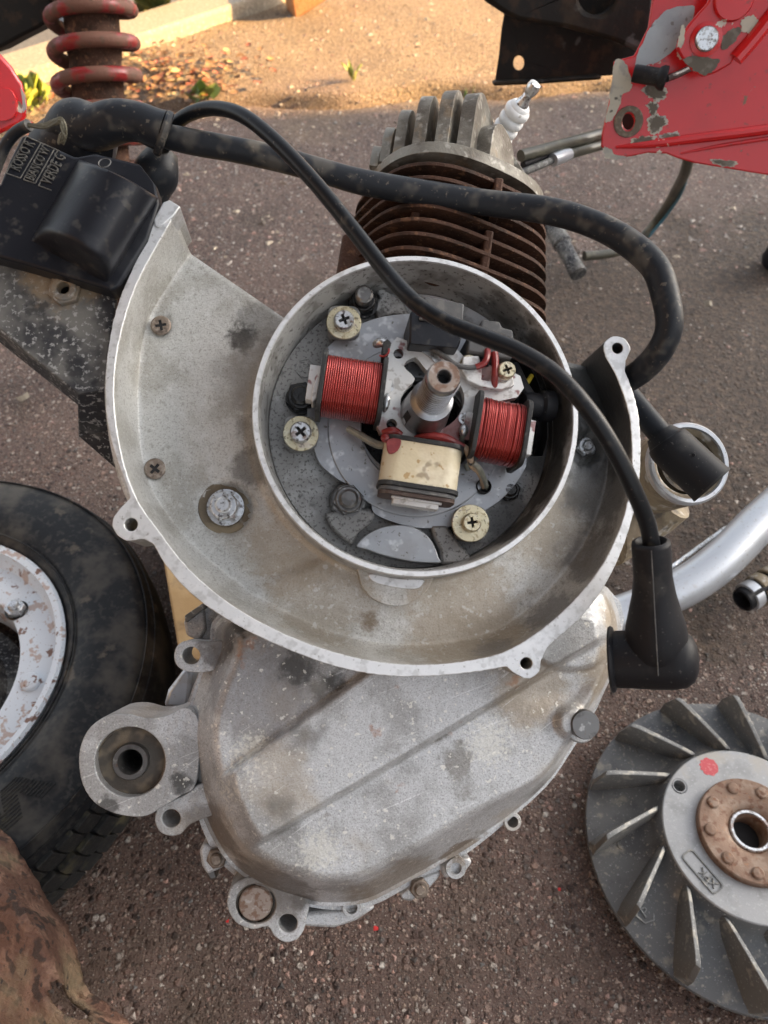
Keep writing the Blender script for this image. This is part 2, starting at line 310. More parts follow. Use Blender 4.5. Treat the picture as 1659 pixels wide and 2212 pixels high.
m_shaft = material('ground_crank_steel', (.30, .30, .31), [((.16, .14, .13), .6, 'noise', 120, .48, .64), ((.5, .49, .48), .5, 'noise', 500, .6, .72)], rough=.30, metal=.9, bumps=[(800, .1, .0002)])
m_shaft_end = material('rusty_crank_end', (.30, .24, .20), [((.16, .075, .04), .7, 'noise', 400, .48, .62), ((.5, .47, .44), .5, 'noise', 300, .6, .7)], rough=.5, metal=.6)
m_greasy = material('oily_black_steel', (.022, .021, .020), [((.16, .15, .14), .5, 'noise', 500, .62, .74)], rough=.25, metal=.5, bumps=[(700, .3, .0006)])
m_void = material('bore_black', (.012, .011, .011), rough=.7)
m_copper = material('red_enamel_wire', (.30, .024, .019), [((.20, .015, .014), .5, 'noise', 150, .52, .68), ((.05, .02, .02), .5, 'noise', 1200, .68, .76)], rough=.30, metal=.55, spec=.6, coat=.3)
m_ivory = material('ivory_coil_tape', (.58, .50, .34), [((.72, .66, .52), .6, 'noise', 120, .5, .64), ((.36, .22, .08), .8, 'noise', 380, .62, .69), ((.44, .34, .20), .6, 'noise', 60, .52, .68), ((.16, .11, .07), .6, 'noise', 150, .64, .72)], rough=.45, spec=.4, bumps=[(300, .25, .0008)])
m_lacquer = material('red_lacquer', (.20, .022, .02), [((.32, .05, .04), .5, 'noise', 300, .5, .7), ((.10, .015, .012), .5, 'noise', 200, .55, .7)], rough=.28, bumps=[(500, .25, .0006)])
m_black = material('black_moulded_plastic', (.012, .013, .017), [((.075, .070, .062), .45, 'noise', 220, .57, .72), ((.035, .036, .040), .5, 'noise', 60, .5, .7), ((.16, .14, .11), .6, 'noise', 45, .62, .74)], spec=.22, rough=.36, bumps=[(900, .1, .0003)])
m_bob = material('black_bobbin_fibre', (.030, .030, .030), [((.12, .115, .105), .5, 'noise', 400, .56, .72)], spec=.22, rough=.5, bumps=[(700, .2, .0004)])
m_fibre = material('brown_fibre_board', (.060, .035, .026), [((.13, .11, .09), .5, 'noise', 300, .56, .72)], rough=.6, bumps=[(700, .2, .0004)])
m_greyplastic = material('grey_worn_plastic', (.10, .10, .10), [((.17, .165, .155), .7, 'noise', 200, .5, .68)], spec=.22, rough=.55, bumps=[(700, .2, .0004)])
m_hose = material('dusty_rubber_hose', (.015, .017, .021), [((.085, .078, .068), .75, 'noise', 110, .52, .70), ((.14, .12, .095), .6, 'noise', 420, .62, .72), ((.16, .14, .11), .6, 'noise', 40, .62, .72)], spec=.22, rough=.45, bumps=[(600, .15, .0005)])
m_lead = material('black_ignition_lead', (.010, .011, .013), [((.07, .062, .052), .5, 'noise', 160, .60, .74), ((.12, .10, .08), .55, 'noise', 600, .66, .74)], spec=.22, rough=.32, bumps=[(500, .08, .0004)])
m_boot = material('black_rubber_boot', (.011, .011, .013), [((.045, .042, .038), .6, 'noise', 60, .52, .68), ((.13, .12, .11), .5, 'noise', 700, .66, .74)], spec=.22, rough=.52, bumps=[(900, .1, .0003)])
m_iron = material('rusty_cast_iron', (.068, .033, .021), [((.024, .014, .010), .85, 'noise', 60, .44, .62), ((.19, .095, .052), .6, 'noise', 260, .57, .70), ((.28, .20, .14), .45, 'noise', 700, .62, .74)], spec=.22, rough=.75, bumps=[(500, .5, .001), (120, .3, .0015)])
m_head = material('sooty_head_aluminium', (.24, .225, .19), [((.09, .075, .058), .85, 'noise', 50, .42, .62), ((.50, .48, .43), .5, 'noise', 250, .55, .7), ((.28, .20, .12), .5, 'noise', 110, .58, .7)], rough=.55, metal=.3, bumps=[(700, .3, .0008)])
m_ceram = material('white_plug_ceramic', (.80, .80, .79), [((.30, .27, .22), .6, 'noise', 260, .66, .72)], rough=.16, spec=.6)
m_red = material('red_car_paint', (.52, .012, .014), [((.38, .010, .012), .5, 'noise', 20, .5, .68), ((.60, .57, .48), .95, 'noise', 55, .655, .668), (MUD, .95, 'noise', 48, .665, .68, D_(rough=.7)), ((.12, .03, .02), .5, 'noise', 260, .66, .72)], rough=.26, coat=.2, bumps=[(150, .04, .001)])
m_white = material('rusty_white_paint', (.66, .70, .74), [((.52, .56, .60), .5, 'noise', 25, .5, .68), (RUST, .9, 'noise', 95, .60, .645, D_(rough=.75)), ((.36, .17, .07), .6, 'noise', 85, .575, .615, D_(rough=.7)), ((.20, .12, .08), .7, 'noise', 500, .64, .70)], rough=.30, bumps=[(200, .08, .0008)])
m_tyre = material('tyre_rubber', (.012, .013, .015), [((.075, .068, .058), .8, 'noise', 30, .48, .66), ((.13, .11, .085), .7, 'noise', 50, .60, .70), ((.05, .047, .043), .6, 'noise', 220, .5, .68)], spec=.22, rough=.50, bumps=[(300, .12, .0008)])
m_tread = material('tyre_tread_rubber', (.022, .022, .022), [((.12, .105, .06), .6, 'noise', 60, .52, .68), ((.05, .048, .042), .6, 'noise', 300, .5, .68)], spec=.22, rough=.68, bumps=[(400, .3, .001)])
m_wood = material('raw_softwood', (.42, .27, .12), [((.24, .13, .05), .7, 'streak', (12, 12, 220), .45, .7), ((.55, .40, .22), .5, 'streak', (30, 30, 500), .5, .7), ((.12, .08, .05), .6, 'noise', 40, .56, .7)], rough=.7, bumps=[(300, .3, .001)])
m_rust = material('flaking_rust', (.17, .085, .055), [((.34, .19, .125), .8, 'noise', 60, .46, .60), ((.05, .030, .022), .85, 'noise', 110, .55, .62), ((.36, .27, .16), .6, 'noise', 22, .54, .68), ((.05, .04, .035), .8, 'noise', 130, .64, .68)], rough=.8, bumps=[(500, .9, .002), (120, .6, .003)])
m_fan = material('grey_fan_alloy', (.12, .12, .12), [((.065, .066, .07), .7, 'noise', 40, .48, .64), ((.30, .27, .22), .6, 'noise', 70, .55, .68), ((.40, .36, .29), .5, 'noise', 300, .60, .72), ((.42, .42, .42), .45, 'noise', 700, .62, .72)], rough=.55, metal=.35, bumps=[(1200, .25, .0004)])
m_blade = material('fan_blade_alloy', (.17, .168, .16), [((.13, .13, .13), .7, 'noise', 60, .46, .62), ((.40, .37, .31), .6, 'noise', 120, .55, .68), ((.46, .45, .43), .5, 'noise', 700, .60, .70)], rough=.5, metal=.35, bumps=[(1200, .25, .0004)])
m_fanhub = material('pale_hub_alloy', (.31, .31, .31), [((.22, .22, .215), .7, 'noise', 60, .48, .64), ((.42, .42, .42), .5, 'noise', 500, .56, .7), ((.36, .32, .26), .5, 'noise', 35, .55, .68)], rough=.5, metal=.4, bumps=[(1200, .2, .0004)])
m_boss = material('rusty_hub_steel', (.20, .125, .085), [((.27, .20, .15), .7, 'noise', 120, .48, .64), ((.12, .05, .025), .8, 'noise', 220, .52, .66), (ORANGE, .4, 'noise', 400, .62, .7)], rough=.6, metal=.3, bumps=[(700, .4, .0006)])
m_silver = material('silver_painted_tube', (.50, .52, .55), [((.40, .41, .43), .5, 'noise', 30, .5, .68), ((.28, .24, .20), .6, 'noise', 500, .64, .70), ((.36, .32, .28), .4, 'noise', 80, .58, .7)], rough=.36, metal=.55, bumps=[(1200, .15, .0004)])
m_dark = material('greasy_black_chassis', (.012, .011, .010), [((.06, .042, .025), .6, 'noise', 20, .56, .70), ((.12, .125, .13), .6, 'noise', 32, .62, .68), ((.05, .03, .018), .6, 'noise', 90, .5, .66)], spec=.22, rough=.6, bumps=[(300, .3, .001)])
m_greypaint = material('bluish_grey_paint', (.36, .40, .43), [((.22, .24, .26), .6, 'noise', 25, .52, .68), ((.03, .028, .026), .95, 'noise', 40, .60, .625), ((.10, .08, .06), .7, 'noise', 200, .62, .70)], rough=.5, bumps=[(300, .15, .0008)])
m_bracket = material('dusty_black_bracket', (.035, .036, .040), [((.19, .185, .17), .8, 'noise', 40, .42, .62), ((.38, .38, .37), .7, 'noise', 520, .54, .66), ((.32, .22, .12), .6, 'blob', eb(150, 600, -.02), .018, .4), ((.030, .030, .032), .7, 'noise', 90, .58, .68)], spec=.22, rough=.6, metal=.15, bumps=[(700, .3, .0006)])
m_sheath = material('olive_cable_sheath', (.065, .062, .045), [((.14, .13, .09), .7, 'noise', 80, .5, .66), ((.03, .03, .028), .6, 'noise', 200, .56, .68)], rough=.42, bumps=[(400, .15, .0005)])
m_bush = material('dirty_bush_rubber', (.055, .045, .035), [((.14, .11, .075), .8, 'noise', 130, .46, .62), ((.03, .03, .03), .6, 'noise', 60, .54, .66)], rough=.7, bumps=[(500, .4, .0008)])
m_wiretan = material('tan_wire_insulation', (.34, .24, .16), [((.20, .14, .10), .6, 'noise', 200, .5, .66)], rough=.45)
m_wiregrey = material('grey_green_wire_insulation', (.22, .22, .18), [((.12, .115, .10), .6, 'noise', 180, .5, .66)], rough=.45)
m_redmark = material('red_marker_paint', (.48, .07, .08), [((.62, .22, .22), .5, 'noise', 600, .5, .7)], rough=.6)
m_strand = material('frayed_green_copper', (.13, .12, .085), [((.26, .25, .19), .6, 'noise', 500, .5, .7)], rough=.5, metal=.4)
m_canister = material('grimy_casting', (.26, .21, .14), [((.12, .09, .06), .8, 'noise', 50, .46, .62), ((.55, .53, .49), .6, 'noise', 140, .56, .66), ((.05, .045, .04), .7, 'noise', 80, .58, .68)], rough=.65, metal=.2, bumps=[(500, .4, .001)])
m_blue = material('blue_wire_insulation', (.05, .16, .22), rough=.5)
m_spring = material('red_spring_rust', (.22, .018, .018), [((.13, .060, .038), .95, 'noise', 50, .42, .52, D_(rough=.8)), ((.10, .055, .035), .8, 'noise', 160, .58, .66, D_(rough=.8))], rough=.32, bumps=[(350, .4, .001)])

# ------------------------------------------------------------------ the setting
def ground_material():
    m = bpy.data.materials.new('worn_asphalt'); m.use_nodes = True; t = m.node_tree; n = t.nodes; L = t.links; b = n['Principled BSDF']
    tc = n.new('ShaderNodeTexCoord').outputs['Object']
    def noise(s, d=6, r=.62):
        x = n.new('ShaderNodeTexNoise'); x.inputs['Scale'].default_value = s; x.inputs['Detail'].default_value = d; x.inputs['Roughness'].default_value = r; L.new(tc, x.inputs['Vector']); return x.outputs['Fac']
    def ramp(v, stops):
        x = n.new('ShaderNodeValToRGB'); e = x.color_ramp.elements
        while len(e) < len(stops): e.new(.5)
        for k, (p, c) in enumerate(stops): e[k].position = p; e[k].color = (*c, 1) if len(c) == 3 else c
        L.new(v, x.inputs[0]); return x.outputs[0]
    def mix(f, a, c):
        x = n.new('ShaderNodeMix'); x.data_type = 'RGBA'; L.new(f, x.inputs[0]); L.new(a, x.inputs[6]); L.new(c, x.inputs[7]); return x.outputs[2]
    def mul(a, c):
        x = n.new('ShaderNodeMath'); x.operation = 'MULTIPLY'
        for i, q in enumerate((a, c)):
            if hasattr(q, 'links'): L.new(q, x.inputs[i])
            else: x.inputs[i].default_value = q
        return x.outputs[0]
    def vor(s):
        x = n.new('ShaderNodeTexVoronoi'); x.inputs['Scale'].default_value = s; x.inputs['Randomness'].default_value = 1.0
        # warp the cells so that stones are not all convex polygons
        nv = n.new('ShaderNodeTexNoise'); nv.inputs['Scale'].default_value = s*1.6; L.new(tc, nv.inputs['Vector'])
        vm = n.new('ShaderNodeVectorMath'); vm.operation = 'MULTIPLY_ADD'; L.new(nv.outputs['Color'], vm.inputs[0]); vm.inputs[1].default_value = (.5/s,)*3; L.new(tc, vm.inputs[2])
        L.new(vm.outputs[0], x.inputs['Vector']); return x
    K = (0, 0, 0); Wt = (1, 1, 1)
    col = ramp(noise(5, 5), [(.3, (.060, .034, .027)), (.5, (.105, .064, .051)), (.68, (.175, .115, .090))])
    fine = noise(700, 4, .7); col = mix(mul(ramp(fine, [(.45, K), (.72, Wt)]), .6), col, ramp(fine, [(.4, (.05, .035, .03)), (.8, (.34, .27, .22))]))
    hts = []
    for s, keep, stren in ((820, .30, .85), (400, .42, .9), (200, .62, .92)):
        v = vor(s); sp = n.new('ShaderNodeSeparateColor'); L.new(v.outputs['Color'], sp.inputs[0])
        sel = ramp(sp.outputs[0], [(keep, K), (keep+.02, Wt)]); edge = ramp(v.outputs['Distance'], [(.30, Wt), (.52, K)])
        f = mul(sel, edge); hts.append(f)
        sc = ramp(sp.outputs[1], [(0, (.022, .014, .012)), (.2, (.10, .058, .045)), (.42, (.26, .155, .12)), (.6, (.13, .115, .105)), (.75, (.34, .22, .17)), (.9, (.38, .30, .245)), (1, (.60, .55, .49))])
        col = mix(mul(f, stren), col, sc)
    mud = ramp(noise(9, 7, .6), [(.54, K), (.66, Wt)])
    mr = n.new('ShaderNodeRGB'); mr.outputs[0].default_value = (.075, .052, .036, 1); col = mix(mul(mud, .65), col, mr.outputs[0])
    # bare dark soil trodden over the asphalt right of the cylinder
    sb = n.new('ShaderNodeVectorMath'); sb.operation = 'DISTANCE'; L.new(tc, sb.inputs[0]); sb.inputs[1].default_value = tuple(float(q) for q in gz(1560, 800))
    sm_ = n.new('ShaderNodeMath'); sm_.operation = 'MULTIPLY_ADD'; L.new(noise(14, 5), sm_.inputs[0]); sm_.inputs[1].default_value = -.52; L.new(sb.outputs['Value'], sm_.inputs[2])
    soil = ramp(sm_.outputs[0], [(.0, Wt), (.08, K)]); clod = ramp(noise(130, 4, .7), [(.35, (.028, .018, .012)), (.52, (.075, .048, .031)), (.72, (.17, .115, .075))]); col = mix(mul(soil, .9), col, clod)
    # dry sandy grit beyond the seam, some of the sun's gold put into its colour
    sx = n.new('ShaderNodeSeparateXYZ'); L.new(tc, sx.inputs[0]); ad = n.new('ShaderNodeMath'); ad.operation = 'ADD'; L.new(sx.outputs[1], ad.inputs[0]); L.new(mul(noise(6, 6), .5), ad.inputs[1])
    far = ramp(mul(ad.outputs[0], .5), [(.70, K), (.80, Wt)])
    sand = ramp(noise(300, 4, .85), [(.36, (.05, .034, .022)), (.48, (.20, .14, .085)), (.56, (.34, .245, .145)), (.68, (.60, .47, .30))]); col = mix(mul(far, .85), col, sand)
    L.new(col, b.inputs['Base Color'])
    b.inputs['Roughness'].default_value = .72; b.inputs['Specular IOR Level'].default_value = .45
    ht = None
    for h_, w in ((hts[0], .35), (hts[1], .7), (hts[2], 1.0), (fine, .5)):
        x = n.new('ShaderNodeMath'); x.operation = 'MULTIPLY_ADD'; L.new(h_, x.inputs[0]); x.inputs[1].default_value = w
        if ht: L.new(ht, x.inputs[2])
        else: x.inputs[2].default_value = 0
        ht = x.outputs[0]
    bp = n.new('ShaderNodeBump'); bp.inputs['Strength'].default_value = 1.0; bp.inputs['Distance'].default_value = .0026; L.new(ht, bp.inputs['Height']); L.new(bp.outputs[0], b.inputs['Normal'])
    return m
m_ground = ground_material()
m_stone = material('stone_chips', (.3, .3, .3), rough=.65, vcol=True, bumps=[(900, .3, .0005)])
m_kerb = material('kerb_concrete', (.24, .205, .155), [((.22, .19, .15), .7, 'noise', 30, .5, .66), ((.46, .41, .33), .6, 'noise', 200, .52, .68)], rough=.85, bumps=[(200, .5, .002)])
m_road = material('grey_road_tar', (.085, .085, .09), [((.15, .145, .14), .6, 'noise', 300, .5, .7)], rough=.8, bumps=[(300, .6, .003)])
m_leaf = material('fallen_leaves', (.3, .2, .1), rough=.6, vcol=True)
m_brick = material('orange_brick', (.42, .19, .075), [((.30, .11, .045), .6, 'noise', 60, .5, .66), ((.46, .32, .20), .5, 'noise', 200, .58, .7)], rough=.85, bumps=[(250, .5, .002)])
m_wall = material('rendered_wall', (.52, .48, .42), [((.42, .38, .33), .6, 'noise', 2, .5, .66)], rough=.9)

def coloured(o, per_stone, nv, colours):
    """one colour for each stone or leaf"""
    ca = o.data.color_attributes.new('Col', 'FLOAT_COLOR', 'POINT'); A = np.ones((len(o.data.vertices), 4), np.float32)
    for k in range(per_stone): A[k*nv:(k+1)*nv, :3] = colours[k]
    ca.data.foreach_set('color', A.ravel())

# ground: one sheet with a slightly uneven near field, out to the horizon
xs = np.r_[-60, -12, -4, -1.6, np.linspace(-1.2, 1.2, 97), 1.6, 4, 12, 60]; ys = np.r_[-60, -14, -3, -.8, np.linspace(-.4, 1.2, 65), np.linspace(1.205, 1.36, 42), np.linspace(1.385, 2.0, 25), 3, 6, 14, 60]
def gh(x, y):
    return .0022*sin(x*9.3+1.1)*cos(y*7.7+.4)+.0012*sin(x*31+y*23)+.0008*cos(x*57-y*41) + (.010/(1+math.exp(-(y-1.275-.03*sin(x*5)-.012*sin(x*23))/.006))-.016*math.exp(-((y-1.265-.03*sin(x*5)-.012*sin(x*23))/.010)**2)*(.4+.6*max(0, sin(x*3+1.2))) if abs(x) < 2 else .010*(y > 1.3))
GZ0 = -.004
G = np.array([[(x, y, GZ0+(gh(x, y) if abs(x) < 1.3 and -.5 < y < 2.1 else (.008 if y > 1.3 else 0))) for y in ys] for x in xs])
ground = single('ground', None, None, sheet(G), m_ground, kind='structure', smooth=180)
ground.data.materials[0] = m_ground

# loose stone chips bedded in the asphalt
def chips(name, label, n, xr, yr, size, pal, flat=.55, sink=.25):
    C_, S_, K_ = [], [], []
    for _ in range(n):
        x = random.uniform(*xr); y = yr[0]+(yr[1]-yr[0])*random.random()**1.3; s = random.uniform(*size)*random.choice((1, 1, 1, 1.5)); C_.append((x, y, GZ0+gh(x, y)-s*flat*sink)); S_.append(s)
        c = np.array(random.choice(pal))*random.uniform(.75, 1.25); K_.append(c)
    V, Fc = stones(C_, S_, flat)
    me = bpy.data.meshes.new(name); me.from_pydata(V, [], Fc); me.materials.append(m_stone)
    o = bpy.data.objects.new(name, me); COL.objects.link(o); o['label'] = label; o['kind'] = 'stuff'; coloured(o, n, 8, K_); return o
PAL = [(.20, .145, .11), (.28, .21, .17), (.15, .14, .13), (.34, .29, .25), (.27, .17, .14), (.11, .09, .075), (.40, .35, .30), (.33, .20, .16)]
chips('stone_chips', 'small mixed stone chips showing in the worn asphalt', 15000, (-.60, .60), (-.03, .80), (.0005, .0015), PAL+[(.04, .032, .028), (.12, .085, .07)])
chips('grit', 'pale grit scattered over the sunlit asphalt', 6500, (-1.0, 1.1), (.80, 1.95), (.0014, .0038), PAL+[(.46, .38, .28), (.07, .05, .035)])
chips('paint_chips', 'bright red paint flakes lying on the asphalt', 16, (-.1, .40), (.10, .45), (.0012, .0024), [(.55, .02, .02)], .25)

# far kerb, the tarred road beyond it, and an unseen building, added to shade the yard
kd = nz(gz(552, 18)-gz(60, 182)); kn = np.array([-kd[1], kd[0], 0]); k0 = gz(552, 18)
kf = Plane(k0, (0, 0, 1), kn)

for i, (a, c) in enumerate(((-2.4, -1.55), (-1.53, -.73), (-.71, .10))):
    o = single('kerb', None, None, prism([(a, -.03), (c, -.03), (c, .055), (a, .055)], kf, -.02, .03), m_kerb, kind='structure', bevel=.008)
single('road', None, None, prism([(-14, .056), (.10, .056), (.10, 9), (-14, 9)], kf, -.01, .012), m_road, kind='structure')
# the far corner of an added, unseen building on the right cuts the low sun off: everything nearer than about 1.25 m lies in its shade
HX = 7.0; HY = 1.24+HX*cos(SUN_AZ)/sin(SUN_AZ)
wallT = Thing('sun_blocker', 'unseen rendered building added on the right to shade the yard', 'sun_blocker', (HX+3, HY-7, 0))
wfr = Plane((HX, HY, 0), (0, 0, 1), (0, 1, 0))
wallT.add('wall', box(wfr, 0, 6, -14, 0, -.01, 3.6), m_wall); wallT.add('roof', box(wfr, -.02, 6.2, -14.2, .0, 3.601, 3.72), m_road)
# ------------------------------------------------------------------ the engine
base = EP.o.copy()
ENG = Thing('scooter_engine', 'bare two-stroke scooter engine with open flywheel housing and red coils, tilted on a wooden block', 'engine', EP.mat())
A_ = ENG.add
W_RIM = -.006
outer = [(362, 432), (390, 446)]
rim_out = spline([(340, 462), (328, 492), (290, 572), (256, 652), (236, 740), (228, 830), (232, 910), (248, 980), (270, 1040), (282, 1076)], 4, False)
rim_out += spline([(262, 1096), (243, 1124), (250, 1152), (276, 1168), (308, 1164), (332, 1176)], 4, False)
rim_out += spline([(352, 1212), (392, 1262), (448, 1310), (530, 1360), (620, 1402), (720, 1438), (820, 1458), (920, 1461), (1020, 1452), (1094, 1440)], 4, False)
rim_out += spline([(1114, 1456), (1140, 1466), (1164, 1452), (1170, 1424), (1184, 1396)], 4, False)
rim_out += spline([(1250, 1340), (1302, 1272), (1342, 1192), (1368, 1110), (1381, 1030), (1384, 960), (1380, 900), (1368, 850), (1350, 800)], 4, False)
rim_out += spline([(1352, 778), (1362, 752), (1348, 731), (1322, 727), (1304, 744), (1308, 770)], 4, False)
rim_in_c = [(376, 462), (362, 490), (330, 545), (292, 620), (266, 700), (250, 780), (246, 860), (256, 950), (276, 1030), (303, 1092), (345, 1150), (392, 1212), (452, 1270), (524, 1322), (620, 1372), (720, 1408), (820, 1430), (920, 1436), (1020, 1426), (1100, 1404), (1180, 1352), (1242, 1295), (1292, 1234), (1328, 1168), (1352, 1100), (1364, 1030), (1365, 960), (1360, 900), (1346, 850), (1326, 800)]
rim_in = spline(rim_in_c, 4, False)
lug_holes = [circ(283, 1133, 14.5, 18), circ(1137, 1433, 13, 18), circ(1334, 752, 12, 18)]
top_tip = [(362, 432), (390, 444)]
rim_poly = [(390, 446), (362, 432)]+[tuple(p) for p in rim_out]+[tuple(p) for p in rim_in[::-1]]
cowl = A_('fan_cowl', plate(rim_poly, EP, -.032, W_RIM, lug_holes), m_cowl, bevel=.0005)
cowl['label'] = 'cast aluminium scroll housing with three bolt lugs'
nick = lambda p: (p[0]+random.gauss(0, .35), p[1]+random.gauss(0, .35))
A_('machined_edge', plate([(388, 449), (362, 436)]+[nick(p) for p in resample(rim_out, 420)]+[nick(p) for p in resample(rim_in[::-1], 360)], EP, W_RIM+.00005, W_RIM+.0005, lug_holes), m_bare, parent=cowl, bevel=.0003)
# raised boss at the very tip of the scroll
A_('tip_boss', plate([(331, 474), (352, 436), (366, 431), (390, 446), (374, 468), (345, 492), (334, 490)], EP, -.016, W_RIM+.0009), m_bare, parent=cowl, bevel=.0005)

# scroll floor and wall: three measured curves joined by a rounded section
N = 150
ringR = .0556; ring_ang0 = atan2(*(EP.px(600, 668, -.02)[:2])[::-1]); ring_ang1 = atan2(*(EP.px(1204, 735, -.02)[:2])[::-1])
Cc = resample([EP.px(x, y, W_RIM)[:2] for x, y in rim_in], N)
Bpx = spline([(398, 538), (352, 602), (311, 668), (289, 737), (283, 803), (282, 876), (290, 985), (312, 1057), (352, 1120), (404, 1180), (466, 1232), (540, 1285), (630, 1335), (722, 1375), (818, 1396), (915, 1400), (1008, 1388), (1080, 1366), (1150, 1318), (1206, 1262), (1250, 1205), (1284, 1145), (1308, 1080), (1320, 1020), (1322, 960), (1318, 905), (1310, 850), (1300, 800)], 4, False)
wB = np.interp(np.linspace(0, 1, N), [0, .25, .45, .7, 1], [-.028, -.026, -.022, -.024, -.026])
Bq = resample([np.array(p) for p in Bpx], N); Bc = np.array([EP.px(x, y, w)[:2] for (x, y), w in zip(Bq, wB)])
angs = np.linspace(ring_ang0, ring_ang1+2*pi, N)
# line the ring angle up with the scroll position
angB = np.unwrap(np.arctan2(Bc[:, 1], Bc[:, 0])); angB = angB-angB[0]; angB = ring_ang0+angB/angB[-1]*(ring_ang1+2*pi-ring_ang0)
G = []
SS = np.r_[np.linspace(0, 1, 22), np.linspace(1, 2, 20)[1:]]
for i in range(N):
    a = angB[i]; A0 = np.array([ringR*.985*cos(a), ringR*.985*sin(a)]); row = []
    for s in SS:
        if s <= 1:
            uv = A0+(Bc[i]-A0)*s*.94; w = -.0205+(wB[i]+.0205)*s+.004*math.exp(-(s/.05)**2)*1.0
        else:
            t = s-1; th = t*pi/2; p0 = A0+(Bc[i]-A0)*.94
            uv = p0+(Cc[i]-p0)*(sin(th)**1.25); w = wB[i]+(W_RIM-.0001-wB[i])*(1-cos(th))**.95
        q = [uv[0], uv[1], w]
        x, y, _ = pp(EP.W(q))
        # boss of the kick-start bore running out from under the ring, and a low casting web
        e = ((x-850)/88)**2+((y-1225)/88)**2
        e2 = abs((x-560)+.75*(y-1290)); q[2] += .0012*math.exp(-((x-640)/130)**2-((y-1275)/80)**2)*(1 if (y-1265)+.42*(x-560) > 0 else 0)
        # counterbore round the through bolt
        q[2] -= .0035*max(0, min(1, (54-sqrt((x-488)**2+((y-1098)/1.0)**2))/8))
        for hx, hy, hr in ((348, 704, 25), (335, 1013, 27), (1266, 968, 36)): q[2] -= (.0012 if hx < 900 else .012)*max(0, min(1, (hr-sqrt((x-hx)**2+(y-hy)**2))/4))
        row.append(EP.W(q))
    G.append(row)
def refine(G, k=2):
    G = np.asarray(G); a = np.linspace(0, len(G)-1, (len(G)-1)*k+1); i = np.minimum(a.astype(int), len(G)-2); f = (a-i)[:, None, None]
    return G[i]*(1-f)+G[i+1]*f
A_('scroll_floor', sheet(np.asarray(G), flip=True), m_cowl, parent=cowl, smooth=180, solid=.003)

# half-round boss of the gear shaft running out from under the ring
A_('shaft_boss', plate([tuple(p) for p in spline([(774, 1227), (776, 1245), (782, 1266), (802, 1290), (835, 1306), (870, 1308), (902, 1294), (924, 1272), (936, 1250), (940, 1238), (900, 1241), (850, 1240), (805, 1235)], 4)], EP, -.030, -.0125), m_cowl, parent=cowl, bevel=.0045, seg=5)
A_('turned_flat', plate([tuple(p) for p in spline([(796, 1246), (806, 1240), (860, 1250), (912, 1252), (914, 1260), (900, 1272), (860, 1270), (815, 1260)], 3)], EP, -.0124, -.0118), m_bare, parent=cowl, bevel=.0003)
# stator ring: stepped tube, bright turned top edge
rf = EP
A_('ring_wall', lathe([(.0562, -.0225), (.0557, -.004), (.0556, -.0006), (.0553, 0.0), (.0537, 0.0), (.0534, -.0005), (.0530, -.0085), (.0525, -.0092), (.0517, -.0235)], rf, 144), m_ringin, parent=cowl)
A_('turned_edge', lathe([(.0557, -.0012), (.0555, .0001), (.0553, .0004), (.0538, .0004), (.0535, -.0004)], rf, 144), m_bare, parent=cowl)
# housing floor, with a dark wiring pocket on the right
A_('pocket_floor', plate([(1060, 690), (1160, 740), (1200, 850), (1205, 940), (1180, 1010), (1120, 1000), (1080, 850)], EP, -.0400, -.0390), m_void, parent=cowl)
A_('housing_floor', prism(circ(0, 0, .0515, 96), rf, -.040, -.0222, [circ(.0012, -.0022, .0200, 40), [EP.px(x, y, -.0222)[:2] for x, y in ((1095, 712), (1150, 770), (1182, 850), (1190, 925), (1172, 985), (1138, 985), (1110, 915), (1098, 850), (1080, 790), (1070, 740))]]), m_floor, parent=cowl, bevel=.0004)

# through bolt, countersunk screws of the scroll
def cross_loop(r, w, rot=0.0):
    p = [(r, w), (w, w), (w, r), (-w, r), (-w, w), (-r, w), (-r, -w), (-w, -w), (-w, -r), (w, -r), (w, -w), (r, -w)]
    return [(x*cos(rot)-y*sin(rot), x*sin(rot)+y*cos(rot)) for x, y in p]
def screw(name, x, y, w, r, h, mat, rot=.3, washer=None, wmat=None, domed=True, parent=None, thick=.0012, wr=None):
    f = EP.sub(x, y, w)
    head = lathe([(1e-5, 0), (r, 0), (r, h*.62), (r*.93, h*.9), (r*.84, h)], f, 28)
    top = prism(circ(0, 0, r*.845, 28), f, h*.35, h, [cross_loop(r*.55, r*.15, rot)])
    o = A_(name, join(head, top), mat, parent=parent)
    A_('cross_recess', prism(circ(0, 0, r*.7, 16), f, h*.1, h*.36), m_void, parent=o)
    if washer:
        fw = EP.sub(x, y, w-thick)
        fw.o = f.o-f.n*thick
        A_('washer', prism(circ(0, 0, washer, 40), fw, 0, thick*.98, [circ(0, 0, r*.6, 20)]), wmat or mat, parent=o, bevel=.0002)
    return o
def nut(name, x, y, w, r, h, mat, stud=.5, sh=.003, washer=0, rot=.2, smat=None):
    f = EP.sub(x, y, w)
    o = A_(name, join(prism(hexa(r, rot), f, 0, h*.85), lathe([(r*.86, h*.85), (r*.82, h), (r*stud, h)], f, 24)), mat, bevel=.0003)
    pr = [(1e-5, h+sh), (r*stud*.75, h+sh), (r*stud*.95, h+sh-.0005)]
    for k in range(5): pr += [(r*stud*1.0, h+sh-.0006-k*sh/6), (r*stud*.9, h+sh-.0009-k*sh/6)]
    pr += [(r*stud, 0)]
    A_('stud', lathe(pr[::-1], f, 20), smat or mat, parent=o)
    if washer: A_('washer', lathe([(r*.5, -.0008), (washer, -.0008), (washer, .0001), (r*.5, .0002)], f, 32), mat, parent=o)
    return o
screw('countersunk_screw', 348, 704, -.0262, .0037, .0009, m_dull, .2)
screw('countersunk_screw', 335, 1013, -.0262, .0038, .0008, m_dull, .9)
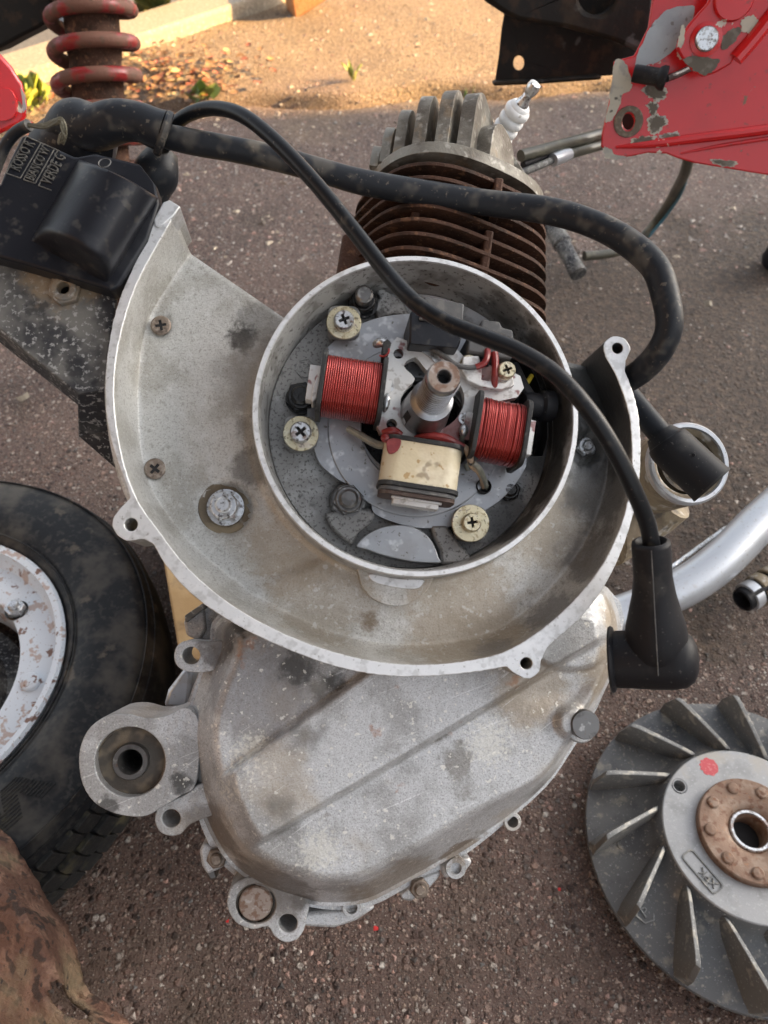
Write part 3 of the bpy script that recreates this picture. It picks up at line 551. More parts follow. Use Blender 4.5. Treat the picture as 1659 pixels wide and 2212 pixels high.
nut('through_bolt_nut', 487, 1096, -.0225, .0056, .0056, m_zinc, .5, .0026, washer=.0066)
A_('counterbore', lathe([(.0096, -.0236), (.0094, -.0232), (.0068, -.0246), (1e-5, -.0246)], eax(487, 1096, -.0236), 40), m_canister)
nut('recessed_nut', 1264, 966, -.034, .0042, .003, m_zinc, .5, .001)

# stator base plate
st_out = spline([(690, 800), (700, 760), (740, 722), (790, 695), (850, 680), (930, 678), (1000, 690), (1046, 715), (1066, 770), (1080, 850), (1100, 930), (1138, 990), (1118, 1040), (1075, 1085), (1020, 1118), (1000, 1130), (960, 1139), (900, 1140), (850, 1128), (808, 1108), (800, 1080), (780, 1055), (742, 1042), (718, 1026), (690, 1000), (676, 960), (664, 910), (668, 850)], 3)
A_('stator_plate', plate(st_out, EP, -.0205, -.0175, [circ(903, 905, 128, 48), circ(1042, 1052, 16, 18)]), m_stator, bevel=.0004)
A_('stator_ring', prism(circ(.0012, -.0022, .0315, 72), EP, -.0174, -.0166, [circ(.0012, -.0022, .0195, 48)]), m_stator, bevel=.0005)
# screw posts at the stator's edge
for x, y, wz in ((743, 694, -.0125), (649, 934, -.0125), (1018, 1130, -.0125)):
    f = EP.sub(x, y, wz-.0013); r = .0062
    A_('screw_post', join(prism(rrect(r*.95, r*.95, r*.5), f, -.0105, -.0001)), m_floor, bevel=.0006)
screw('stator_screw', 743, 696, -.0118, .0037, .0030, m_zinc, .4, .0062, m_yzinc)
screw('stator_screw', 650, 936, -.0118, .0038, .0030, m_zinc, .7, .0062, m_yzinc)
screw('stator_screw', 1017, 1130, -.0112, .0034, .0030, m_yzinc, .12, .0066, m_yzinc, thick=.0016)
# fixing nuts in the housing
nut('housing_nut', 784, 655, -.0185, .0052, .0040, m_greasy, .62, .0050, washer=.0056, smat=m_steel)
nut('housing_nut', 650, 862, -.0205, .0056, .0046, m_greasy, .62, .0015, washer=.0056, smat=m_greasy)
nut('housing_nut', 752, 1082, -.0175, .0055, .0046, m_steel, .62, .0018, washer=.0056, smat=m_steel)
A_('nut_boss', lathe([(.0068, -.0222), (.0066, -.0195), (.0060, -.0192), (1e-5, -.0192)], eax(752, 1082, -0.0192), 32), m_floor, bevel=.0004)
nut('housing_nut', 1098, 1060, -.0215, .0042, .003, m_greasy, .62, .001)
# half moon bearing boss at the foot of the housing floor
hb = [(770, 1180), (785, 1160), (815, 1142), (850, 1134), (885, 1136), (915, 1150), (935, 1172), (948, 1205), (950, 1216), (890, 1213), (830, 1200), (790, 1186)]
A_('bore_boss', plate(spline(hb, 3), EP, -.0222, -.0150), m_stator, bevel=.0005)
A_('casting_web', plate([(700, 1110), (745, 1096), (800, 1098), (812, 1112), (800, 1132), (775, 1150), (762, 1178), (735, 1160), (715, 1140)], EP, -.0225, -.0175), m_floor, bevel=.001)
A_('casting_web', plate([(930, 1135), (966, 1134), (990, 1165), (1020, 1205), (1010, 1218), (952, 1220), (950, 1190), (938, 1165)], EP, -.0225, -.0168), m_floor, bevel=.0012)
# upper left recess lip round the long stud
A_('casting_web', plate([(800, 605), (816, 616), (870, 648), (890, 690), (850, 676), (815, 690), (808, 660), (822, 640), (806, 620)], EP, -.0225, -.0185), m_floor, bevel=.0008)
# maker's stamp: hexagon with a ring letter
def hex_mark(T, fr, r, mat, parent=None, rot=0.0, h=.0004):
    hx = circ(0, 0, r, 6, rot); hi = circ(0, 0, r*.86, 6, rot)
    g = join(prism(hx, fr, 0, h, [hi]), text_geo('P', fr, r*1.25, h, rot+.2, 1.15))
    return T.add('cast_emblem', g, mat, parent=parent)
hex_mark(ENG, EP.sub(660, 795, -.0222), .0040, m_floor, rot=.2)

# laminated core plate that carries the coils, on spacers
lam_out = [(846, 742), (858, 728), (880, 736), (900, 741), (940, 748), (985, 752), (1000, 768), (1040, 785), (1062, 790), (1100, 800), (1124, 812), (1132, 838), (1118, 858), (1060, 870), (1036, 880), (1030, 900), (1014, 920), (1005, 940), (1000, 962), (905, 948), (860, 944), (838, 938), (822, 935), (812, 915), (806, 890), (812, 860), (822, 820), (832, 790), (838, 765)]
bore = spline([(866, 862), (878, 840), (896, 818), (872, 790), (897, 772), (922, 800), (948, 806), (985, 822), (1002, 850), (1000, 880), (980, 910), (950, 928), (915, 934), (886, 918), (868, 892)], 3)
A_('core_plate', plate(lam_out, EP, -.0090, -.0045, [bore, circ(861, 764, 11, 18), circ(846, 916, 11.5, 18), circ(999, 938, 7, 12)]), m_lam, bevel=.0004)
for x, y in ((861, 790), (990, 790), (850, 900)):
    A_('core_spacer', cyl(EP.sub(x, y, -.0091), .0035, -.0085, -.0001, 16), m_greasy)

# crankshaft: taper, keyway shoulder, thread, hollow rusty end
cs = EP.sub(917, 892, -.0045)
cs.o = cs.o-cs.n*.0065
prof = [(.0088, -.020), (.0086, .004), (.0080, .012), (.0069, .0218), (.0070, .0222), (.0070, .0236), (.0056, .0242)]
z = .0245
prof += [(.0051, .0245), (.0051, .0470)]
prof += [(.0050, .0474), (.0050, .0486), (.0046, .0491), (.0022, .0491), (.0019, .0486), (.0019, .044)]
crank = A_('crankshaft', lathe(prof, cs, 40), m_shaft, smooth=50)
for k in range(11):      # thread: crests, and black root rings with the grooves' shade in their colour
    z_ = .0248+k*.0020; A_('thread_crest', lathe([(.0051, z_), (.00532, z_+.0001), (.00532, z_+.0008), (.0051, z_+.0009)], cs, 36), m_shaft, parent=crank)
    A_('thread_root', lathe([(.00513, z_+.0009), (.00513, z_+.0020)], cs, 36), m_greasy, parent=crank)
A_('shaft_end', lathe([(.00465, .04915), (.0023, .04915), (.00195, .0487)], cs, 36), m_shaft_end, parent=crank)
A_('centre_bore', lathe([(.0019, .0440), (1e-5, .0440)], cs, 20), m_void, parent=crank)
kx, ky = pp(EP.W(EP.px(903, 862, .01)))[:2]
kf_ = cs.sub(899, 862, 0, 0); 
# keyway: a dark slot let into the taper, its bright key bottom
def key_box(z0, z1, half, depth, ang, out, mat, nm):
    er = np.array([cos(ang), sin(ang)]); et = np.array([-sin(ang), cos(ang)])
    V = []
    for z_ in (z0, z1):
        rr = np.interp(z_, [.004, .012, .0218], [.0086, .0080, .0069])
        for sx, sr in ((-1, rr-depth), (1, rr-depth), (1, rr+out), (-1, rr+out)):
            p = er*sr+et*sx*half; V.append(tuple(cs.W((p[0], p[1], z_))))
    return A_(nm, (V, [(0, 1, 2, 3), (7, 6, 5, 4), (0, 4, 5, 1), (1, 5, 6, 2), (2, 6, 7, 3), (3, 7, 4, 0)]), mat, parent=crank)
KA = radians(205)
key_box(.0085, .0175, .0013, .002, KA, .00008, m_void, 'keyway')
key_box(.0075, .0105, .0011, .002, KA, .00016, m_zinc, 'key')
A_('crankcase_wall', prism(circ(.0012, -.0022, .0210, 40), EP, -.0400, -.0300), m_greasy)  # black bottom of the pit: shade under the coils put into its colour
A_('oil_seal', lathe([(.0125, -.0300), (.0125, -.0265), (.0095, -.0260), (.0088, -.028)], eax(908, 912, -0.0265), 40), m_boot)

# coils
def coil(name, c4, w0, w1, turns, wire, flange, wind_mat, label, core=None, flange_h=.0016, wall=None):
    """c4: measured corners of the winding's upper face, inner edge first (a, b) then outer (c, d); the winding is a rounded
    box standing between heights w0 and w1 whose axis runs from the inner to the outer edge"""
    a, b, c, d = [EP.px(x, y, w1)[:2] for x, y in c4]
    m0, m1 = (a+b)/2, (c+d)/2; ax = nz(m1-m0); L_ = np.linalg.norm(m1-m0); half = (np.linalg.norm(a-b)+np.linalg.norm(c-d))/4
    n_ = EP.n; axw = EP.u*ax[0]+EP.v*ax[1]; o = EP.W((m0[0], m0[1], (w0+w1)/2)); f = Plane(o, axw, n_)   # f.v = up, f.u across, f.n along the coil
    hh = (w1-w0)/2
    cen = (((a+b)/2+(c+d)/2)/2)
    root = A_(name, prism([(np.sign(cos(a_))*abs(cos(a_))**.62*(half-wire*.9), np.sign(sin(a_))*abs(sin(a_))**.70*(hh-wire*.9)) for a_ in np.linspace(0, 2*pi, 44, endpoint=False)], f, 0, L_), wind_mat if wall is None else wall, label=label)
    V, Fc = [], []
    if turns:
        pitch = L_/turns; sec = 8; loop = [(np.sign(cos(a_))*abs(cos(a_))**.62*(half-wire*.3), np.sign(sin(a_))*abs(sin(a_))**.70*(hh-wire*.3)) for a_ in np.linspace(0, 2*pi, 44, endpoint=False)]
        nl = len(loop); gs = []
        for k in range(turns):
            zc = (k+.5)*pitch; jit = random.uniform(-.10, .10)*pitch*(3 if turns > 26 else 1); dr = random.uniform(-.16, .16)*wire*(1.8 if turns > 26 else 1); VV = []
            for i, (x, y) in enumerate(loop):
                r_ = sqrt(x*x+y*y); tx, ty = x/r_, y/r_
                for s in range(sec):
                    t = 2*pi*s/sec; rr = pitch*.50+dr; VV.append(tuple(f.W((x+tx*rr*cos(t), y+ty*rr*cos(t), zc+jit+pitch*.52*sin(t)+.12*pitch*i/nl))))
            FF = [(i*sec+s, ((i+1) % nl)*sec+s, ((i+1) % nl)*sec+(s+1) % sec, i*sec+(s+1) % sec) for i in range(nl) for s in range(sec)]
            gs.append((VV, FF))
        if turns > 26:      # loose strands that cross the outer layer
            for z0_, dz_ in ((.10, .10), (.16, .05), (.22, -.09), (.62, .05), (.84, -.07), (.90, .03)):
                pts = [f.W((x*1.03, y*1.03, L_*(z0_+dz_*(i/nl)))) for i, (x, y) in enumerate(loop) if -.2 < y/hh or 1]
                gs.append(tube(pts[2:24], wire*.42, 6, 1, sm=False))
        A_('winding', join(*gs), wind_mat, parent=root, smooth=180)
    else:
        A_('winding', prism(rrect(half, hh, .0058, 8), f, 0, L_), wind_mat, parent=root, bevel=.0005)
    for z_ in (-flange_h, L_):
        A_('bobbin_flange', prism(rrect(half+flange, hh+flange, .0045, 5), f, z_, z_+flange_h), m_bob, parent=root, bevel=.0003)
    # laminated pole shoe beyond the outer flange
    if core:
        A_('pole_shoe', prism(rrect(core[0], core[1], .0004, 2), f, L_+flange_h, L_+flange_h+core[2]), m_lam, parent=root, bevel=.0003)
        A_('core_bar', prism(rrect(core[0]*.8, core[1]*.8, .0004, 2), f, -.004, -flange_h), m_lam, parent=root)
    return root, f, L_, half, hh
cl, fl, Ll, hl, vl = coil('left_coil', ((832, 772), (812, 898), (690, 880), (711, 754)), -.0150, .0045, 25, .0008, .0011, m_copper, 'fat coil of red enamelled wire left of the crankshaft', (.0062, .0028, .004))
cl.name = 'red_coil'
cr, fr_, Lr, hr_, vr = coil('red_coil', ((1044, 848), (1030, 976), (1122, 997), (1144, 864)), -.0150, .0045, 27, .0006, .0012, m_copper, 'coil of fine red wire, unevenly wound, right of the crankshaft', (.0062, .0028, .0035))
ci, fi, Li, hi_, vi = coil('ivory_coil', ((1000, 970), (838, 946), (818, 1030), (996, 1062)), -.0125, .0035, 0, .0006, .0004, m_ivory, 'short fat coil wrapped in ivory tape below the crankshaft')
A_('fibre_washer', prism(rrect(hi_-.0003, vi-.0003, .0045, 6), fi, Li+.0017, Li+.0030), m_greyplastic, parent=ci, bevel=.0002)
A_('fibre_board', prism(rrect(hi_-.0004, vi-.0009, .0036, 6), fi, Li+.0031, Li+.0044), m_fibre, parent=ci, bevel=.0002)
A_('pole_shoe', prism(rrect(.0078, .0030, .0004, 2), fi, Li+.0045, Li+.0068), m_lam, parent=ci, bevel=.0003)
A_('pole_shoe', prism(rrect(.0086, .0010, .0003, 2, 0, .0036), fi, Li+.0045, Li+.0052), m_lam, parent=ci, bevel=.0002)
A_('lacquer_blob', plate(spline([(836, 952), (850, 946), (866, 950), (864, 965), (856, 976), (842, 980), (836, 970)], 3), EP, .0030, .0041), m_lacquer, parent=ci, bevel=.0004)

# lacquer runs, solder tags, wires round the core plate
A_('lacquer_run', tube([EP.wpx(x, y, w) for x, y, w in ((826, 936, .0), (850, 932, .001), (868, 940, .001))], [.0012, .0016, .001], 10), m_lacquer)
A_('lacquer_run', tube([EP.wpx(x, y, w) for x, y, w in ((895, 946, -.002), (925, 942, -.001), (960, 948, -.001), (985, 958, -.001), (1004, 966, .0))], [.0008, .0014, .0018, .0014, .0009], 10), m_lacquer)
A_('lacquer_drop', lathe([(1e-5, -.0012), (.0014, -.0006), (.0017, .0006), (.001, .0016), (1e-5, .0019)], EP.sub(833, 947, .0014), 16), m_lacquer)
for x, y, r in ((838, 836, .0016), (1003, 905, .0018)):
    t = A_('solder_ring', lathe([(.0012, 0), (.0021, 0), (.0021, .0006), (.0012, .0006)], EP.sub(x, y, -.0044), 20), m_zinc)
    A_('wire_cross', join(tube([EP.wpx(x-7, y, -.0036), EP.wpx(x+7, y-3, -.0036)], .0002, 6), tube([EP.wpx(x, y-8, -.0036), EP.wpx(x+1, y+8, -.0036)], .0002, 6)), m_zinc, parent=t)
A_('solder_joint', tube([EP.wpx(x, y, w) for x, y, w in ((838, 850, -.0035), (836, 862, -.0025), (834, 876, -.003), (830, 890, -.004))], [.0005, .0012, .0011, .0005], 12), m_zinc)
A_('solder_joint', tube([EP.wpx(x, y, w) for x, y, w in ((1003, 916, -.0035), (1002, 928, -.0022), (1000, 940, -.003))], [.0006, .0016, .0012], 12), m_zinc)
A_('feed_wire', tube([EP.wpx(x, y, w) for x, y, w in ((1000, 940, -.003), (998, 958, -.006), (1002, 985, -.012), (1012, 1015, -.015))], .0010, 10), m_wiregrey)
A_('feed_wire', tube([EP.wpx(x, y, w) for x, y, w in ((988, 960, -.001), (1006, 968, -.0008), (1014, 985, -.002), (1020, 1005, -.004), (1034, 1018, -.007), (1042, 1035, -.012), (1044, 1052, -.018))], [.0010, .0011, .0012, .0012, .0012, .0011, .0010], 10), m_wiretan)
A_('feed_wire', tube([EP.wpx(x, y, w) for x, y, w in ((1022, 1000, -.002), (1035, 1012, -.004), (1045, 1032, -.010), (1050, 1052, -.018))], .0010, 10), m_wiregrey)
A_('solder_tag', plate(spline([(1010, 980), (1018, 960), (1030, 962), (1034, 985), (1026, 1002), (1014, 1004)], 3), EP, -.004, -.0022), m_bob, bevel=.0004)
A_('feed_wire', tube([EP.wpx(x, y, w) for x, y, w in ((752, 926, -.011), (778, 940, -.009), (805, 956, -.007), (824, 962, -.005), (838, 954, -.004))], [.0012, .0013, .0014, .0013, .001], 10), m_wiregrey)
A_('grommet', lathe([(.0024, -.0175), (.0028, -.0170), (.0028, -.0160), (.0024, -.0156)], eax(1046, 1050, -0.0156), 24), m_void)
A_('feed_wire', tube([EP.wpx(x, y, w) for x, y, w in ((918, 752, -.003), (935, 755, -.0015), (960, 770, -.0005), (985, 788, .0005), (1012, 794, .001), (1032, 792, .001))], [.0006, .0009, .0009, .0009, .0009, .0009], 10), m_greyplastic)
A_('red_sleeve', tube([EP.wpx(x, y, w) for x, y, w in ((1028, 793, .001), (1044, 786, .0015), (1052, 772, .0015), (1053, 756, .0)) ], .0011, 10), m_lacquer)
A_('red_sleeve', tube([EP.wpx(x, y, w) for x, y, w in ((1068, 762, .0), (1070, 785, .0005), (1069, 812, .0), (1068, 836, -.002))], [.0013, .0013, .0012, .0012], 10), m_lacquer)
A_('solder_tag', join(cyl(EP.sub(906, 748, -.0044), .0016, 0, .0010, 16, .0003), plate([(902, 744), (912, 745), (948, 768), (952, 780), (940, 782), (928, 770), (904, 754)], EP, -.0043, -.0036)), m_zinc)
screw('core_screw', 1012, 787, -.004, .0031, .0022, m_yzinc, .5)
screw('core_screw', 1092, 803, -.0005, .0031, .0028, m_yzinc, .35)
A_('screw_tab', plate([(1000, 770), (1035, 768), (1042, 800), (1040, 820), (1090, 826), (1108, 812), (1112, 832), (1084, 842), (1040, 836), (1010, 822), (996, 800)], EP, -.0044, -.0010), m_lam, bevel=.0004)
A_('solder_tag', tube([EP.wpx(x, y, w) for x, y, w in ((812, 744, -.006), (822, 740, -.003), (834, 742, -.002))], [.0014, .0017, .0012], 12), m_zinc)
A_('bobbin_lug', plate([(828, 738), (838, 732), (846, 740), (838, 770), (826, 766)], EP, -.008, .0015), m_bob, bevel=.0003)
A_('coil_tail', tube([EP.wpx(x, y, w) for x, y, w in ((820, 768, .002), (830, 770, .0026), (839, 762, .0028), (840, 754, .002))], .00035, 8), m_copper)
A_('pole_clip', plate([(690, 800), (697, 792), (700, 800), (688, 838), (684, 860), (676, 868), (672, 866), (676, 835)], EP, -.008, .0008), m_lam, bevel=.0003)
# pick-up box and connector block of the ignition
pf = EP.sub(944, 684, -.0150, -.05)
A_('pickup_box', plate([(884, 742), (886, 675), (908, 656), (918, 640), (1002, 656), (998, 728), (990, 752)], EP, -.017, .0030), m_black, bevel=.0006)
A_('pickup_lid', plate([(918, 640), (1003, 656), (1000, 700), (905, 690)], EP, .0031, .0044), m_greyplastic, bevel=.0005)
A_('connector_block', plate([(1010, 760), (1012, 722), (1036, 712), (1040, 690), (1082, 696), (1084, 706), (1108, 712), (1112, 740), (1106, 775), (1050, 768)], EP, -.019, -.0005), m_greyplastic, bevel=.0008)
A_('connector_block', plate([(1010, 790), (1012, 735), (1050, 745), (1058, 790)], EP, -.018, -.003), m_black, bevel=.0006)
A_('grommet', lathe([(1e-5, .012), (.004, .012), (.0048, .010), (.0044, .006), (.0056, .005), (.0056, .001), (1e-5, 0)][::-1], frame(EP.wpx(1196, 878, -.012), -EP.u*.9+EP.n*.15), 24), m_boot)
A_('feed_wire', tube([EP.wpx(x, y, w) for x, y, w in ((1128, 850, -.014), (1134, 835, -.012), (1142, 822, -.012), (1148, 812, -.014))], .0009, 8), material('yellow_wire_insulation', (.45, .33, .03), rough=.4))
A_('feed_wire', tube([EP.wpx(x, y, w) for x, y, w in ((1110, 790, -.014), (1135, 840, -.010), (1160, 870, -.011), (1196, 878, -.012))], .0020, 10), m_boot)
# ------------------------------------------------------------------ lower crankcase cover: a shallow pan measured point by point
cov = [tuple(p) for p in spline([(470, 1330), (452, 1400), (428, 1460), (408, 1530), (402, 1600), (414, 1680), (440, 1770), (490, 1860), (560, 1915), (640, 1944), (700, 1957), (790, 1950), (880, 1906), (960, 1862), (1040, 1812), (1120, 1748), (1190, 1680), (1228, 1622), (1268, 1560), (1310, 1485), (1336, 1420), (1342, 1360), (1328, 1300), (1300, 1262), (1200, 1250), (1000, 1300), (800, 1310), (600, 1290)], 4)]
cp = np.array(cov)
def sdist(X, Y):
    """distance to the outline, positive inside"""
    d = np.full(X.shape, 1e9); ins = np.zeros(X.shape, bool); n = len(cp)
    for i in range(n):
        a, b = cp[i], cp[(i+1) % n]; e = b-a; t = np.clip(((X-a[0])*e[0]+(Y-a[1])*e[1])/(e@e+1e-9), 0, 1)
        d = np.minimum(d, np.hypot(X-a[0]-t*e[0], Y-a[1]-t*e[1]))
        c = ((a[1] > Y) != (b[1] > Y)) & (X < (b[0]-a[0])*(Y-a[1])/(b[1]-a[1]+1e-12)+a[0]); ins ^= c
    return np.where(ins, d, -d)
sm = lambda x: np.clip(x, 0, 1)**2*(3-2*np.clip(x, 0, 1))
def cover_w(X, Y, d):
    # the skirt is broad on the left and below, narrow on the right
    right = sm((X-.55*Y-20)/260); wid = 74*(1-right)+22*right
    t = np.clip(d/wid, 0, 1); drop = .026*(1-right)+.022*right
    w = -.026-drop*(1-sin_(t))
    # broad raised band between two diagonal steps
    l1 = ((X-775)*(1660-1465)-(Y-1465)*(505-775))/333.0      # signed distance to the upper step
    l2 = ((X-1100)*(1815-1500)-(Y-1500)*(570-1100))/616.0
    band = sm((l1+7)/14)*(1-sm((l2+7)/14)); inner = sm((d-wid*.75)/40)
    w = w+.0060*band*inner
    # raised pad near the scroll lug
    pd = np.hypot((X-1235)/92, (Y-1385)/62); w = w+.0030*(1-sm((pd-.85)/.28))*inner
    # gully that runs down from the lug
    w = w-.0022*np.exp(-((Y-1500+.15*(X-1200))/26)**2)*np.exp(-((X-1225)/80)**2)*inner
    # boss of the side bolt
    bd = np.hypot(X-1236, Y-1560); w = w+.004*(1-sm((bd-22)/22))*(d > 0)
    # tucked well under the scroll housing
    n = len(SCROLL); ins = np.zeros(X.shape, bool)
    for i in range(n):
        a, b = SCROLL[i], SCROLL[(i+1) % n]; ins ^= ((a[1] > Y) != (b[1] > Y)) & (X < (b[0]-a[0])*(Y-a[1])/(b[1]-a[1]+1e-12)+a[0])
    return np.where(ins, w-.010, w)
SCROLL = [(900+(x-900)*.985, 890+(y-890)*.985) for x, y in rim_out]
def sin_(t): return np.where(t < .72, t*.92/.72, .92+.08*np.sin(np.clip((t-.72)/.28, 0, 1)*pi/2))
st = 4.5; gx = np.arange(395, 1350, st); gy = np.arange(1245, 1965, st); X, Y = np.meshgrid(gx, gy, indexing='ij'); Dd = sdist(X, Y)
V, Fc, idx = [], [], {}
# pull border cells onto the outline
cover_pts = {}
for i in range(len(gx)):
    for j in range(len(gy)):
        if Dd[i, j] > -st*1.0:
            x, y = X[i, j], Y[i, j]
            if Dd[i, j] < st*.5:
                q = cp[np.argmin(np.hypot(cp[:, 0]-x, cp[:, 1]-y))] if 0 else None
                best = None
                for k in range(len(cp)):
                    a, b = cp[k], cp[(k+1) % len(cp)]; e = b-a; t = min(1, max(0, ((x-a[0])*e[0]+(y-a[1])*e[1])/(e@e+1e-9))); r = a+e*t; dd = math.hypot(x-r[0], y-r[1])
                    if best is None or dd < best[0]: best = (dd, r)
                x, y = best[1]; dv = 0.0
            else: dv = Dd[i, j]
            cover_pts[(i, j)] = (x, y, dv)
arr = np.array(list(cover_pts.values())); ws = cover_w(arr[:, 0], arr[:, 1], arr[:, 2])
for (k, (x, y, dv)), w in zip(cover_pts.items(), ws): idx[k] = len(V); V.append(tuple(EP.wpx(x, y, w)))
for i in range(len(gx)-1):
    for j in range(len(gy)-1):
        ks = [(i, j), (i, j+1), (i+1, j+1), (i+1, j)]
        if all(k in idx for k in ks): Fc.append(tuple(idx[k] for k in ks))
cover = A_('crankcase_cover', (V, Fc), m_cover, smooth=180, label='shallow aluminium side cover with a broad raised diagonal band')
# flange below the pan and the case behind it
def grow(pts, k, c):
    return [(c[0]+(x-c[0])*k, c[1]+(y-c[1])*k) for x, y in pts]
A_('cover_flange', plate([p for p in cov], EP, -.060, -.0485), m_cover, parent=cover, bevel=.0008)
fl_pts = [tuple(p) for p in spline([(455, 1300), (440, 1420), (405, 1520), (398, 1610), (408, 1690), (436, 1790), (480, 1868), (560, 1925), (650, 1955), (720, 1966), (800, 1958), (890, 1912), (1000, 1850), (1090, 1780), (1180, 1700), (1230, 1630), (1290, 1530), (1330, 1420), (1340, 1300), (1200, 1240), (800, 1280)], 3)]
A_('crankcase_half', plate(fl_pts, EP, -.130, -.0605), m_cover, bevel=.002)
A_('drum_hub', lathe([(1e-5, -.235), (.055, -.235), (.062, -.228), (.064, -.190), (.050, -.180), (.045, -.130), (1e-5, -.130)], eax(800, 1600, -0.13), 48), m_canister)
# lugs
def lug(loop, w0, w1, holes, mat=m_cover, parent=None, name='bolt_lug', bevel=.0012):
    return A_(name, plate([tuple(p) for p in spline(loop, 3)], EP, w0, w1, holes), mat, parent=parent, bevel=bevel, seg=3)
lug([(376, 1420), (382, 1396), (402, 1384), (440, 1386), (478, 1384), (500, 1400), (480, 1440), (440, 1452), (404, 1450), (384, 1440)], -.062, -.040, [circ(413, 1416, 19, 20)])
lug([(334, 1772), (340, 1748), (362, 1734), (400, 1716), (440, 1690), (470, 1720), (468, 1756), (440, 1768), (410, 1782), (390, 1802), (366, 1806), (344, 1796)], -.062, -.043, [circ(370, 1768, 19.5, 20)])
bl = lug([(170, 1645), (176, 1605), (196, 1570), (232, 1546), (276, 1542), (320, 1552), (362, 1546), (402, 1528), (430, 1560), (430, 1640), (420, 1700), (392, 1718), (350, 1744), (318, 1762), (282, 1764), (238, 1754), (202, 1732), (178, 1694)], -.075, -.041, [circ(281, 1646, 76, 48)], name='pivot_lug')
A_('rubber_bush', lathe([(.0138, -.060), (.0138, -.0445), (.0128, -.0435), (.0122, -.0438), (.0120, -.0455), (.0064, -.0452), (.0062, -.060)], eax(281, 1646, -0.0435), 48), m_bush, parent=bl)
A_('bush_sleeve', lathe([(.0066, -.070), (.0066, -.0432), (.0062, -.0425), (.0046, -.0425), (.0042, -.0432), (.0042, -.070)], eax(281, 1646, -0.0425), 36), m_steel, parent=bl)
A_('bush_bore_shade', cyl(eax(281, 1646, -.069), .0138, -.0745, -.069, 24), m_void, parent=bl)  # black disc: the shade deep in the bush, given as colour
sl = lug([(490, 1952), (498, 1918), (525, 1898), (556, 1894), (590, 1906), (640, 1920), (670, 1940), (664, 1975), (656, 2010), (640, 2030), (616, 2036), (592, 2022), (578, 2002), (548, 2008), (516, 1998), (498, 1978)], -.075, -.048, [circ(552, 1953, 43, 32), circ(622, 1995, 20, 20)], name='stud_lug')
A_('pivot_stud', lathe([(.0062, -.070), (.0062, -.0482), (.0056, -.0474), (1e-5, -.0474)], eax(552, 1953, -0.0474), 32), m_shaft_end, parent=sl)
A_('rubber_seal', lathe([(.0084, -.070), (.0084, -.0490), (.0066, -.0490), (.0066, -.070)], eax(552, 1953, -0.049), 32), m_bush, parent=sl)
A_('hole_floor', cyl(eax(622, 1995, -.068), .0045, -.074, -.068, 16), m_void, parent=sl)
# side bolt on its boss
bb = A_('side_bolt', lathe([(1e-5, -.030), (.0052, -.030), (.0052, -.0216), (.0049, -.0208), (1e-5, -.0208)], eax(1266, 1566, -0.0208), 32), m_steel)
A_('bolt_boss', lathe([(.0062, -.060), (.0060, -.0305), (.0054, -.0298), (1e-5, -.0298)], eax(1256, 1570, -0.0298), 28), m_cover)
# casting lips along the lower edge
for loop, a, b in (([(640, 2000), (664, 1972), (740, 1965), (800, 1955), (812, 1962), (770, 1990), (722, 2006), (680, 2004)], -.085, -.066), ([(862, 1930), (905, 1896), (950, 1880), (952, 1892), (930, 1918), (890, 1948), (870, 1946)], -.085, -.066), ([(950, 1868), (1010, 1850), (1022, 1862), (1005, 1886), (960, 1900)], -.080, -.064)):
    A_('casting_lip', plate(loop, EP, a, b+.006), m_cover, bevel=.0012)
A_('casting_lip', plate([(430, 1838), (440, 1820), (465, 1832), (492, 1868), (470, 1880), (448, 1890), (436, 1872)], EP, -.072, -.060), m_cover, bevel=.001)
A_('casting_lip', plate([(438, 1880), (462, 1872), (470, 1898), (455, 1904)], EP, -.09, -.068), m_steel, bevel=.001)
A_('casting_lip', plate([(352, 1528), (362, 1490), (400, 1440), (416, 1450), (408, 1530)], EP, -.10, -.080), m_silver, bevel=.002)
# dark shoulder between scroll and cover
A_('scroll_shoulder', plate([tuple(p) for p in spline([(448, 1288), (520, 1350), (640, 1415), (760, 1455), (900, 1470), (1000, 1440), (900, 1330), (700, 1300), (520, 1270)], 3)], EP, -.048, -.0265), m_cover, bevel=.002)
A_('timing_tab', plate([(396, 1340), (440, 1310), (446, 1360), (430, 1385), (402, 1372)], EP, -.075, -.058), m_cover, bevel=.001)
A_('timing_tab', plate([(398, 1330), (442, 1300), (444, 1312), (400, 1346)], EP, -.074, -.054), m_bracket, bevel=.0006)
# crankcase mass behind the flywheel housing
A_('crankcase_half', prism([(x*.062, y*.062) for x, y in circ(0, 0, 1, 40)], EP, -.13, -.0405), m_cover, bevel=.003)

# ------------------------------------------------------------------ cylinder and head, axis square to the crankshaft
cu = EP.px(905, 905, -.058); cyl_o = EP.W(cu)
# axis direction in the engine plane: aims at the measured head centre
hd = EP.px(990, 330, -.058); axd = nz(EP.u*(hd[0]-cu[0])+EP.v*(hd[1]-cu[1])); CF = Plane(cyl_o, axd, EP.n)    # CF.n along the bore, CF.v towards the viewer side, CF.u across
def fin_loop(r, k=.86, cut=0): return [(r*cos(a)*(1.0 if 1 else k), r*sin(a)) for a in np.linspace(0, 2*pi, 72, endpoint=False)]
def rsq(r, p=3.0): return [(r*np.sign(cos(a))*abs(cos(a))**(2/p), r*np.sign(sin(a))*abs(sin(a))**(2/p)) for a in np.linspace(0, 2*pi, 72, endpoint=False)]
def turned(loop, a): return [(x*cos(a)-y*sin(a), x*sin(a)+y*cos(a)) for x, y in loop]
FIN_TURN = 22
barrel = A_('cylinder_barrel', lathe([(.030, .040), (.029, .095), (1e-5, .095)], CF, 48), m_iron, label='rust brown finned iron cylinder')
